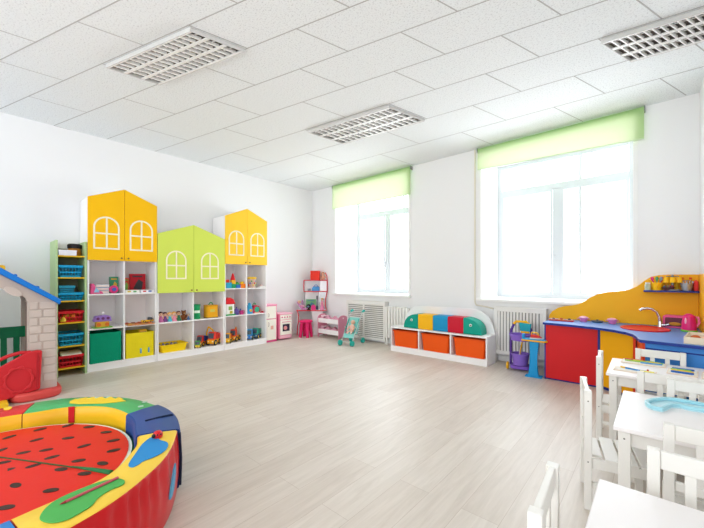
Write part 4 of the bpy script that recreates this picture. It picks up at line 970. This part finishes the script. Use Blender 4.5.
t = thing('metal_pot', 'silver toy pot with cutlery at the right of the navy shelf', 'pot', (.245, 5.01, zs)); MB().lathe([(0, 0), (.04, 0), (.055, .08), (.051, .08), (.036, .006), (0, .006)]).build('pot', mat('#b9bcc0', .25, metal=.7), t); MB().tube([(-.05, 0, .075), (-.03, 0, .105), (.03, 0, .105), (.05, 0, .075)], .004, 8).build('handle', GY, t)
for k in range(5): MB().tube([(-.03+.015*k, 0, .01), (-.05+.024*k, 0, .10)], [.004, .007], 8).build('cutlery', mat('#d5d8da', .25, metal=.6), t)
t = thing('toy_carton', 'tall red carton at the right end of the navy shelf', 'carton', (.312, 5.02, zs)); MB().box(-.016, .016, -.04, .04, 0, .095).build('carton_body', mat('#d4302c', .5), t, .002); MB().prism([(-.016, .095), (.016, .095), (0, .115)], 'y', -.04, .04).build('carton_top', mat('#e04a3c', .5), t)
for k in range(4):
    t = thing('toy_bottle', ['yellow toy bottle behind the carousel on its left', 'yellow toy bottle behind the dark bowl', 'orange toy bottle behind the silver pot', 'red capped toy bottle beside the red carton'][k], 'bottle', ([.06, .17, .215, .275][k], 5.09, zs))
    MB().lathe([(0, 0), (.018, 0), (.018, .10), (.008, .12), (0, .12)]).build('bottle_body', mat(['#f0b81c', '#f2c024', '#ec8a1c', '#f0b020'][k], .4), t); MB().lathe([(0, .12), (.010, .12), (.010, .14), (0, .14)]).build('cap', mat(['#d8502a', '#e8a81c', '#d8702a', '#d8342a'][k], .4), t)

# ------------------------------------------------------------------ tables
def table(x0, y0, W, D, label, rz=0, h=.52):
    t = thing('childrens_table', label, 'table', (x0+W/2, y0+D/2, 0), rz, "white children's tables"); a, c = W/2, D/2
    MB().box(-a, a, -c, c, h-.02, h).build('tabletop', mat('#f1eceb', .35, .45, .03, 5, name='white_tabletop'), t, .004)
    for yy in (-c+.035, c-.055): MB().box(-a+.06, a-.06, yy, yy+.018, h-.09, h-.02).build('apron', CHW, t, .002)
    for x in (-a+.035, a-.055): MB().box(x, x+.018, -c+.06, c-.06, h-.09, h-.02).build('apron', CHW, t, .002)
    for sx in (-1, 1):
        for sy in (-1, 1):
            lx, ly = sx*(a-.04), sy*(c-.04); lg = MB().box(lx-.023, lx+.023, ly-.023, ly+.023, 0, h-.02).build('leg', CHW, t, .003)
            MB().lathe([(0, 0), (.004, 0), (.003, -.001), (0, -.001)], (lx, ly-.023, h-.055), 10, 'y').build('bolt', mat('#6b665e', .4), lg)
    return t
table(-.275, 3.085, 1.15, .615, "white children's table nearest the play kitchen, with puzzle boards on it", .015)
table(-.148, 1.985, 1.10, .675, "white children's table in the middle with a curved light blue tray", .0)
table(-.145, .76, 1.05, .67, "white children's table in the foreground, bare top", .0)
# chairs: local +x is the way the sitter faces; backrest at x=0
def chair(label, loc, rz, h=.61):
    t = thing('childrens_chair', label, 'chair', loc, rz, "white children's chairs"); W = .305; D = .27; p = .017; sz = .28
    for s in (-1, 1):
        y = s*(W/2-p)
        pl = MB().box(-p, p, y-p, y+p, 0, h).build('back_post', CHW, t, .003)
        for z in (.27, .585): MB().lathe([(0, 0), (.004, 0), (0, -.001 if s < 0 else .001)], (0, y+s*p, z-.02), 10, 'y').build('bolt', mat('#8a857c', .4), pl)
        MB().box(D-.032, D, y-p, y+p, 0, sz-.012).build('front_leg', CHW, t, .003)
        MB().box(p, D-.032, y-.009, y+.009, sz-.062, sz-.012).build('side_rail', CHW, t, .002)
        MB().box(p, D-.032, y-.008, y+.008, .12, .145).build('stretcher', CHW, t, .002)
    MB().box(-.010, .010, -W/2+2*p, W/2-2*p, h-.062, h-.002).build('top_rail', CHW, t, .003)
    MB().box(-.009, .009, -W/2+2*p, W/2-2*p, .36, .395).build('lower_rail', CHW, t, .003)
    for y in (-.045, .045): MB().box(-.007, .007, y-.014, y+.014, .395, h-.062).build('back_slat', CHW, t, .002)
    MB().box(D-.025, D-.007, -W/2+2*p, W/2-2*p, sz-.062, sz-.012).build('front_rail', CHW, t, .002)
    MB().box(-.007, .010, -W/2+2*p, W/2-2*p, sz-.062, sz-.012).build('rear_rail', CHW, t, .002)
    for k in range(4):
        x = .0 + .072*k + (.018 if k == 0 else 0); yy = W/2-.002 if k else W/2-2*p-.001
        MB().box(x, .0+.072*k+.062, -yy, yy, sz-.012, sz).build('seat_slat', CHW, t, .002)
    return t
c0 = chair("white children's chair at the left end of the middle table", (-.292, 2.285, 0), .20, .62)
def place(label, loc, rz): return dup(c0, loc, rz, label)
place("white children's chair at the left end of the table by the kitchen", (-.325, 3.27, 0), .06)
place("white children's chair in the foreground, backrest nearest the camera at left", (-.233, 1.08, 0), .06)
place("white children's chair with its back against the blue kitchen front", (.025, 3.715, 0), -PI/2+.03)
place("white children's chair tucked under the near side of the kitchen side table", (.065, 2.80, 0), PI/2)
place("white children's chair between the two farther tables, facing the middle one", (.200, 2.705, 0), -PI/2)
place("white children's chair facing the middle table from the near side", (.175, 1.87, 0), PI/2)
place("white children's chair facing the foreground table from its far side", (.130, 1.56, 0), -PI/2)

# puzzle boards on the far table
PW = mat('#ecd9c6', .6, .3, .1, 20)
def board(x, y, w, d, rz, label, items):
    t = thing('puzzle_board', label, 'puzzle', (x, y, .5206), rz); MB().box(-w/2, w/2, -d/2, d/2, 0, .007).build('board', PW, t, .002)
    MB().box(-w/2+.008, w/2-.008, -d/2+.008, d/2-.008, .007, .0085).build('play_field', mat('#ece6da', .6), t)
    for (px_, py_, L_, W_, r_, hx) in items:
        MB().prism(rrect(-L_/2, L_/2, -W_/2, W_/2, W_*.45, 3), 'z', .0087, .0185).tf(Matrix.Translation((px_, py_, 0)) @ Matrix.Rotation(r_, 4, 'Z')).build('puzzle_piece', mat(hx, .45), t, .001)
board(-.075, 3.60, .27, .15, -.05, 'wooden board with long coloured sticks at the back left of the far table', [(-.06, .045, .12, .013, .1, '#cc4433'), (.02, .02, .17, .013, -.1, '#e5c93a'), (-.04, -.005, .15, .013, .05, '#9cc24a'), (.05, -.03, .13, .013, .15, '#5a9ad0'), (.07, .03, .10, .013, -.3, '#8ccf6a')])
board(-.115, 3.255, .24, .12, -.05, 'wooden board with a blue and a yellow stick at the front of the far table', [(-.04, .02, .10, .013, -.35, '#e5b93a'), (-.0, .0, .12, .013, -.3, '#3f8fd0'), (.07, -.02, .08, .02, .2, '#e9de7a'), (.07, .04, .012, .012, 0, '#c8303a')])
board(.145, 3.43, .16, .20, -.08, 'square puzzle board with thick blue and yellow pieces on the far table', [(0, .07, .12, .028, .05, '#2f62b8'), (-.01, .03, .11, .026, .1, '#7ab84a'), (0, -.01, .12, .028, -.05, '#efc52a'), (0, -.055, .12, .03, 0, '#1f5fb4')])
board(.325, 3.41, .17, .21, -.08, 'square puzzle board with red, green and blue pieces at right', [(-.03, .075, .09, .026, .1, '#f0c62a'), (-.01, .04, .12, .028, -.3, '#4aaf5a'), (.02, .01, .12, .026, .1, '#2f62b8'), (-.02, -.03, .10, .028, -.25, '#2c9a4c'), (.03, -.06, .12, .032, -.1, '#cf2430')])
# light blue curved tray
t = thing('curved_tray', 'light blue curved plastic tray on the middle table', 'tray', (.20, 2.37, .5206))
LB = mat('#a3d8e4', .35, .5, .03); LF = mat('#c4e6ee', .3, .5, .02)
o_ = [(-.04, 2.40), (-.045, 2.44), (-.02, 2.51), (.035, 2.585), (.08, 2.605), (.123, 2.61), (.193, 2.60), (.30, 2.57), (.38, 2.52), (.38, 2.40), (.28, 2.455), (.183, 2.475), (.132, 2.465), (.096, 2.482), (.063, 2.455), (.045, 2.40), (.027, 2.350), (-.007, 2.350), (-.03, 2.372)]
o_ = [(x-.20, y-2.37) for x, y in o_][::-1]
def shrink(P, d):
    out = []; n = len(P)
    for i in range(n):
        a, b_, c_ = Vector(P[i-1]), Vector(P[i]), Vector(P[(i+1) % n]); n1 = Vector((-(b_-a).y, (b_-a).x)).normalized(); n2 = Vector((-(c_-b_).y, (c_-b_).x)).normalized()
        q = b_ + (n1+n2).normalized()*d; out.append((q.x, q.y))
    return out
MB().prism(o_, 'z', 0, .005).build('tray_floor', LF, t)
MB().frame(o_, shrink(o_, .016), 'z', .005, .022).build('tray_rim', LB, t, .003)

# ------------------------------------------------------------------ ball pit
px0, py0 = -2.36, 0.0; RO, RI, ZT = .90, .655, .35
t = thing('play_pit', 'round padded play pit with a watermelon centre in the foreground', 'play pit', (px0, py0, 0))
VR = mat('#c4161e', .3, .5, .03, 4, .15, bscale=6, name='red_vinyl'); VY = mat('#e3b01e', .35, .5, .03, name='yellow_vinyl')
def itp(T, a):
    a = a % 360
    for (x0, y0), (x1, y1) in zip(T[:-1], T[1:]):
        if x0 <= a <= x1:
            u = (a-x0)/(x1-x0); u = u*u*(3-2*u); return y0+(y1-y0)*u
    return T[-1][1]
ROT = [(0, .895), (20, .890), (40, .875), (62, .855), (100, .858), (130, .898), (150, .912), (172, .870), (220, .88), (360, .895)]
RIT = [(0, .655), (12, .655), (35, .698), (54, .678), (75, .645), (98, .664), (125, .695), (140, .690), (158, .642), (200, .65), (360, .655)]
def seg(a0, a1, topc, name='rim_segment', label=None, outc=VR, inc=VY, dro=0, dri=0, dzt=0, pleat=1):
    a0, a1 = math.radians(a0), math.radians(a1); n = max(4, int(abs(a1-a0)/math.radians(1.0)))
    b = MB(); rings = []
    prof = []
    for i in range(n+1):
        a = a0+(a1-a0)*i/n
        w = pleat*(.5+.5*math.sin(a*66+2.4*math.sin(a*11)))
        ro = itp(ROT, math.degrees(a)) + dro; ri = itp(RIT, math.degrees(a)) + dri; zt = ZT + dzt
        pr = [(ro-.05, 0, 0), (ro-.005, .02, 0), (ro+.004, .10, 0), (ro+.008-.004*w, .20, 0), (ro+.006-.020*w, .29, 0), (ro-.000-.006*w, .33, 0), (ro-.004, zt-.006, 0), (ro-.014, zt, 1), ((ro+ri)/2, zt+.004, 1), (ri+.012, zt, 1), (ri+.002, zt-.008, 2), (ri, .28, 2), (ri, .0, 2)]
        rings.append([((r)*math.cos(a), (r)*math.sin(a), z) for r, z, _ in pr])
    R = [[b.bm.verts.new(p) for p in r] for r in rings]; m = len(R[0]); idx = [0]*6+[0, 1, 1, 1, 2, 2, 2]
    for i in range(n):
        for j in range(m):
            k = (j+1) % m; b.mi = 0 if j < 6 else (1 if j < 9 else 2)
            b._f([R[i][j], R[i][k], R[i+1][k], R[i+1][j]])
    b.mi = 0; b._f(R[0][::-1]); b._f(R[-1])
    return b.build(name, [outc, mat(topc, .38, .45, .03), inc], t, smooth=50, label=label)
s1 = seg(100, 160, '#4aa864', label='green topped padded rim segment')
s2 = seg(160.4, 247, '#cf2a28', label='red topped padded rim segment')
s3 = seg(247.4, 368, '#2f80c8', label='blue topped padded rim segment')
s4 = seg(8.4, 66, '#ecc648', label='yellow topped padded rim segment')
NB = mat('#27437f', .5, .3, .05, 8, .1, name='navy_cloth')
s5 = seg(66.4, 99.6, '#2c4a88', label='navy padded joining segment', outc=NB, inc=NB, dro=.010, dri=-.008, dzt=.004, pleat=0)
q = MB(); a = math.radians(82)
for da in (-.008, .012): q.tube([(.70*math.cos(a+da), .70*math.sin(a+da), ZT+.006), (.78*math.cos(a+da), .78*math.sin(a+da), ZT+.008), (.85*math.cos(a+da), .85*math.sin(a+da), ZT+.006)], .004, 8)
q.build('strap', mat('#18223c', .6), s5)
q = MB(); a = math.radians(64.5); q.tube([(.865*math.cos(a), .865*math.sin(a), ZT-.01), (.872*math.cos(a), .872*math.sin(a), .2), (.868*math.cos(a), .868*math.sin(a), .05)], .007, 8); q.build('tie_strap', mat('#1a2440', .6), s5)
# red strap on inner wall
q = MB(); q.loft([[(.686*math.cos(a_), .686*math.sin(a_), z) for z in (.25, .355)] + [(.693*math.cos(a_), .693*math.sin(a_), z) for z in (.355, .25)] for a_ in [math.radians(d_) for d_ in (138, 139.5, 141)]]); q.build('inner_strap', mat('#c42026', .4), s1)
def patch(pts, hexc, nm, par, z0=ZT+.0035, z1=ZT+.0075, lab=None):
    return MB().prism([(x-px0, y-py0) for x, y in pts], 'z', z0, z1).build(nm, mat(hexc, .5, .3), par, .001, label=lab)
def smoothp(P, it=2):
    for _ in range(it):
        Q = []
        for i in range(len(P)):
            a, b_ = P[i], P[(i+1) % len(P)]; Q += [(.75*a[0]+.25*b_[0], .75*a[1]+.25*b_[1]), (.25*a[0]+.75*b_[0], .25*a[1]+.75*b_[1])]
        P = Q
    return P
patch(smoothp([(-2.022, .658), (-1.973, .593), (-1.881, .535), (-1.818, .494), (-1.783, .475), (-1.748, .483), (-1.755, .51), (-1.777, .535), (-1.774, .581), (-1.798, .639), (-1.849, .675), (-1.896, .68), (-1.94, .66), (-1.988, .67)]), '#2a86c4', 'pond_patch', s4, lab='blue pond shaped patch')
gp = patch(smoothp([(-1.702, .419), (-1.656, .435), (-1.628, .418), (-1.633, .377), (-1.608, .329), (-1.565, .303), (-1.551, .263), (-1.538, .23), (-1.555, .19), (-1.6, .165), (-1.631, .163), (-1.675, .182), (-1.712, .217), (-1.725, .28), (-1.73, .36)]), '#4da552', 'leaf_patch', s4, lab='green leaf shaped patch')
MB().tube([(-1.658-px0, .24, ZT+.012), (-1.695-px0, .417, ZT+.012)], .0055, 8).build('pencil_motif', mat('#c05560', .4), s4); MB().tube([(-1.658-px0, .24, ZT+.012), (-1.654-px0, .222, ZT+.012)], [.0055, .0012], 8).build('pencil_tip', mat('#a02a38', .4), s4)
jag = [(-3.052, .50), (-3.10, .545), (-3.04, .57), (-3.10, .62), (-3.03, .625), (-3.06, .69), (-2.995, .66), (-2.985, .735), (-2.935, .69), (-2.90, .765), (-2.865, .71), (-2.82, .77), (-2.80, .70), (-2.74, .72), (-2.765, .66), (-2.80, .607), (-2.86, .545), (-2.91, .49), (-2.975, .452), (-3.02, .46)]
jag_ = [(-3.052, .50), (-3.085, .56), (-3.05, .585), (-3.055, .63), (-3.015, .635), (-3.005, .68), (-2.965, .67), (-2.94, .715), (-2.90, .70), (-2.865, .735), (-2.83, .70), (-2.785, .72), (-2.77, .67), (-2.80, .607), (-2.86, .545), (-2.91, .49), (-2.975, .452), (-3.02, .46)]
jag = [(px0+(x-px0)*q_, py0+(y-py0)*q_) for i, (x, y) in enumerate(jag) for q_ in [min(1, (.875, .835)[i % 2]/math.hypot(x-px0, y-py0))]]
jp = patch(jag, '#ecc735', 'sun_patch', s1, lab='jagged yellow patch')
for x, y in ((-2.62, .80), (-2.55, .755), (-3.14, .42), (-2.93, .66), (-2.97, .60)):
    MB().lathe([(.012, 0), (.016, .0), (.016, .003), (.012, .003)], (x-px0, y-py0, ZT+.004), 14).build('snap_ring', mat('#a9c9b2', .3), s1)
MB().prism([(-.80+.035*math.cos(2*PI*i/16), .165+.02*math.sin(2*PI*i/16)) for i in range(16)], 'z', ZT+.0035, ZT+.0075).build('yellow_patch', mat('#ecc735', .5), s2)
MB().prism(smoothp([(.66, .06), (.80, .04), (.86, -.02), (.70, -.10)]), 'z', ZT+.0035, ZT+.007).build('red_patch', mat('#cf3a30', .5), s3)
lb = MB().lathe([(0, 0), (.022, 0), (.025, .010), (.023, .022), (.015, .032), (0, .035)]).tf(Matrix.Translation((-1.985-px0, .668-py0, ZT+.005))).build('ladybird', mat('#d01c24', .3, .6), s4)
MB().ell((-1.975-px0, .645-py0, ZT+.022), (.011, .010, .011), 12).build('ladybird_head', BLK, lb); 
for k in range(3): MB().ell((-1.985-px0+.024*math.cos(-1.1+k*.7), .668-py0+.024*math.sin(-1.1+k*.7), ZT+.026), .0045, 8).build('spot', BLK, lb)
# outer pocket patch
q = MB(); P_ = []
q.loft([[((RO-.014)*math.cos(math.radians(a_)), (RO-.014)*math.sin(math.radians(a_)), z) for z in (z0, z1)] + [((RO-.022)*math.cos(math.radians(a_)), (RO-.022)*math.sin(math.radians(a_)), z) for z in (z1, z0)] for a_, z0, z1 in ((47, .13, .15), (48.5, .135, .20), (50, .16, .25), (51.5, .22, .27))]); q.build('side_patch', mat('#5a9ec4', .5), s4)
# watermelon mat
MB().lathe([(0, 0), (RI-.012, 0), (RI-.008, .12), (RI-.010, .235), (RI-.03, .248), (0, .25)], n=72).build('centre_cushion', mat('#1f7a3e', .45), t).location = (0, 0, .012)
q = MB().lathe([(0, .249), (RI-.026, .249), (RI-.026, .2545), (0, .2545)], n=72).build('white_ring', mat('#dfe8d8', .5), t); q.location = (0, 0, .012)
q = MB().lathe([(0, .25), (RI-.042, .25), (RI-.042, .258), (0, .262)], n=72).build('watermelon_top', mat('#d82a1e', .42, .3, .04, 3, .05), t); q.location = (0, 0, .012)
seeds = [(-2.837, .289), (-2.782, .415), (-2.655, .498), (-2.834, .155), (-2.667, .257), (-2.56, .382), (-2.372, .423), (-2.469, .276), (-2.52, .191), (-2.647, .111), (-2.486, .55), (-2.327, .549), (-2.191, .518), (-2.079, .445), (-2.346, .285), (-2.201, .37), (-2.46, .114), (-2.307, .21), (-2.164, .296), (-2.034, .364), (-2.35, .119), (-2.149, .137), (-1.982, .237), (-1.97, .099),
         (-2.75, -.05), (-2.6, -.12), (-2.45, -.03), (-2.25, -.05), (-2.05, -.06), (-1.86, .02), (-2.85, -.2), (-2.68, -.3), (-2.5, -.25), (-2.3, -.2), (-2.1, -.2), (-1.93, -.15), (-2.55, -.42), (-2.35, -.38), (-2.15, -.36), (-1.98, -.32), (-2.4, -.53), (-2.2, -.5), (-2.95, .05), (-2.92, -.1)]
for i, (x, y) in enumerate(seeds):
    dx, dy = x-px0, y-py0; r = math.hypot(dx, dy); ang = math.atan2(dy, dx)*.4 + .5 + .45*math.sin(i*2.3)
    if i in (9,): r = .3
    L_, W_ = .031, .0165
    MB().prism([(dx+L_*math.cos(2*PI*k/18)*math.cos(ang)-W_*math.sin(2*PI*k/18)*math.sin(ang), dy+L_*math.cos(2*PI*k/18)*math.sin(ang)+W_*math.sin(2*PI*k/18)*math.cos(ang)) for k in range(18)], 'z', .2575, .2612).build('seed', mat('#3a2c26', .5), q)
sm = [(-2.80, -.03), (-2.543, .104), (-2.40, .188), (-2.261, .267), (-2.115, .352), (-1.96, .44)]
MB().tube([(x-px0, y-py0, .2625) for x, y in sm], .0035, 8).build('seam', mat('#33502c', .6), q)
MB().tube([(x-px0, y-py0, .263) for x, y in ((-2.15, .335), (-2.04, .397), (-1.94, .45))], [.003, .009, .012], 8).build('green_tab', mat('#1f6a3a', .6), q)

# ------------------------------------------------------------------ playhouse
t = thing('playhouse', 'plastic playhouse with brick column, blue roof and red half door', 'playhouse', (-4.98, -.17, 0))
BG = mat('#b8aaa1', .6, .25, .04, 5, .1, name='beige_plastic'); XO = .33            # front face at local x=.33
yr, yl = .775, -.775
def arch_open(y0, y1, zs, zp, n=14):
    c_ = (y0+y1)/2; r = (y1-y0)/2
    return [(c_+r*math.cos(PI*i/n), zs+(zp-zs)*math.sin(PI*i/n)) for i in range(n+1)]
op = arch_open(-.55, .55, .97, 1.16)
poly_top = [(yr, 0.0), (yr, .955), (0, 1.50), (yl, .955), (yl, 0.0), (-.55, 0.0)] + [(p[0], p[1]) for p in op[::-1]] + [(.55, 0.0)]
MB().prism(poly_top, 'x', XO-.06, XO).build('front_wall', BG, t, .006)
b = MB()
row = 0; z = .16; bh = .082
while z < .93:
    off = 0 if row % 2 else .07
    for (a, c_) in ((.565, .63+off*.4), (.64+off*.4, .765)):
        b.box(XO-.001, XO+.006, a, c_-.004, z, z+bh-.012)
    z += bh; row += 1
b.build('brick_relief', mat('#c0b3aa', .6), t, .003)
for (yc, zc, ry, rz_) in ((.20, 1.235, .10, .05), (.45, 1.08, .075, .038), (-.05, 1.34, .08, .05)):
    th_ = -.60 if yc > 0 else 0
    MB().prism([(yc+ry*math.cos(2*PI*k/20)*math.cos(th_)-rz_*math.sin(2*PI*k/20)*math.sin(th_), zc+ry*math.cos(2*PI*k/20)*math.sin(th_)+rz_*math.sin(2*PI*k/20)*math.cos(th_)) for k in range(20)], 'x', XO, XO+.006).build('stone_relief', mat('#c0b3aa', .6), t, .003)
MB().prism(poly_top, 'x', -.33, -.27).build('rear_wall', mat('#a8978c', .6), t, .004)
MB().box(-.27, XO-.06, yr-.05, yr, .05, .955).build('side_wall', mat('#6fb26a', .5), t, .004); MB().box(-.27, XO-.06, yl, yl+.05, .05, .955).build('side_wall', mat('#6fb26a', .5), t, .004)
gm = mat('#0f6b45', .5)
g_ = MB(); g_.box(-.268, -.25, -.70, .70, .56, .68).box(-.268, -.25, -.70, .70, .05, .16)
for k in range(15): g_.box(-.267, -.252, -.69+.098*k, -.64+.098*k, .16, .56)
g_.build('railing', gm, t, .003)
BR = mat('#1673c9', .4, .4, .03)
for s in (-1, 1):
    MB().prism([(s*.795, .935), (s*.805, .985), (0, 1.575), (0, 1.505)], 'x', -.38, XO+.04).build('roof_panel', BR, t, .008)
    f = MB()
    for k in range(4):
        u = .22+.2*k; yy = s*.80*(1-u); zz = .985+.59*u; f.tube([(-.36, yy, zz+.002), (XO+.03, yy, zz+.002)], .014, 8)
    f.build('roof_ridges', BR, t)
MB().box(.18, .30, .33, .40, 1.25, 1.335).build('chimney', mat('#eebb20', .4), t, .02)
MB().prism(rrect(-.20, .43, .42, .815, .14, 8), 'z', 0, .085).build('base', mat('#cb4a45', .45), t, .025, seg=3)
MB().prism(rrect(-.36, .36, -.80, .41, .05), 'z', 0, .05).build('house_floor', mat('#c9a23a', .5), t, .01)
MB().box(.37, .50, -.70, .41, 0, .055).build('door_step', mat('#e6b722', .45), t, .015)
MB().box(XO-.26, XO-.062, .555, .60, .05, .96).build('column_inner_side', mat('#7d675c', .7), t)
RP = mat('#c42a31', .4, .4, .03)
gt = MB().prism([(.64, .10), (.655, .48), (.62, .49), (.54, .478), (.47, .435), (.36, .37), (.20, .335), (-.10, .33), (-.30, .38), (-.52, .47), (-.52, .03), (.3, .03)], 'x', XO+.012, XO+.05).build('gate', RP, t, .01, seg=3)
MB().tube([(XO+.03, .57, .475), (XO+.03, .50, .482), (XO+.03, .42, .465), (XO+.03, .32, .42), (XO+.03, .24, .36), (XO+.03, .20, .33)], .017, 10).build('handle', RP, gt)
def wav(i): a = 2*PI*i/72; return a, 1+.07*math.cos(9*a)
sp = [(.485+.105*wav(i)[1]*math.cos(wav(i)[0]), .225+.125*wav(i)[1]*math.sin(wav(i)[0])) for i in range(72)]
si = [(.485+.088*math.cos(2*PI*i/72), .225+.106*math.sin(2*PI*i/72)) for i in range(72)]
MB().frame(sp, si, 'x', XO+.05, XO+.062).build('sun_relief', mat('#c62e34', .4), gt, .003)
MB().frame([(.625, .12), (.635, .465), (.615, .465), (.605, .12)], [(.618, .13), (.627, .455), (.622, .455), (.612, .13)], 'x', XO+.05, XO+.056).build('border_relief', mat('#b8282f', .4), gt)

# ------------------------------------------------------------------ camera
cam_d = bpy.data.cameras.new('camera'); cam = bpy.data.objects.new('camera', cam_d); C.objects.link(cam)
cam_d.sensor_width = 36; cam_d.sensor_fit = 'HORIZONTAL'; cam_d.lens = 340.7/704*36
cam_d.shift_y = 15.0/704; cam_d.clip_start = .05; cam_d.clip_end = 100
cam.location = (0, 0, 1.2)
yaw = math.atan2(.6654, .7465)
cam.rotation_euler = (PI/2, 0, yaw)
scene.camera = cam

# ------------------------------------------------------------------ light
w = bpy.data.worlds.new('daylight'); scene.world = w; w.use_nodes = True
bg = w.node_tree.nodes['Background']; bg.inputs['Color'].default_value = (.94, .97, 1, 1); bg.inputs['Strength'].default_value = 3.3
def area(name, loc, rot, sx, sy, power, col=(1, 1, 1)):
    l = bpy.data.lights.new(name, 'AREA'); l.shape = 'RECTANGLE'; l.size = sx; l.size_y = sy; l.energy = power; l.color = col
    o = bpy.data.objects.new(name, l); C.objects.link(o); o.location = loc; o.rotation_euler = rot; return o
# daylight through the two windows (outside the glass), and added fill lamps out of view behind the camera
for wd in (W1, W2): area('window_daylight', ((wd[0]+wd[1])/2, YB+DEEP+.25, 2.0), (-PI/2, 0, 0), 1.8, 2.0, 125, (.89, .945, 1))
area('room_fill', (-2.2, -2.9, 1.9), (PI/2, 0, 0), 5.5, 2.2, 190, (.89, .95, 1))
area('side_fill', (2.15, -1.2, 1.8), (PI/2, 0, PI/2-.35), 2.6, 1.8, 62, (.91, .96, 1))
scene.cycles.diffuse_bounces = 8
scene.view_settings.view_transform = 'Standard'; scene.view_settings.look = 'None'
scene.view_settings.exposure = -.36; scene.view_settings.gamma = 1.0
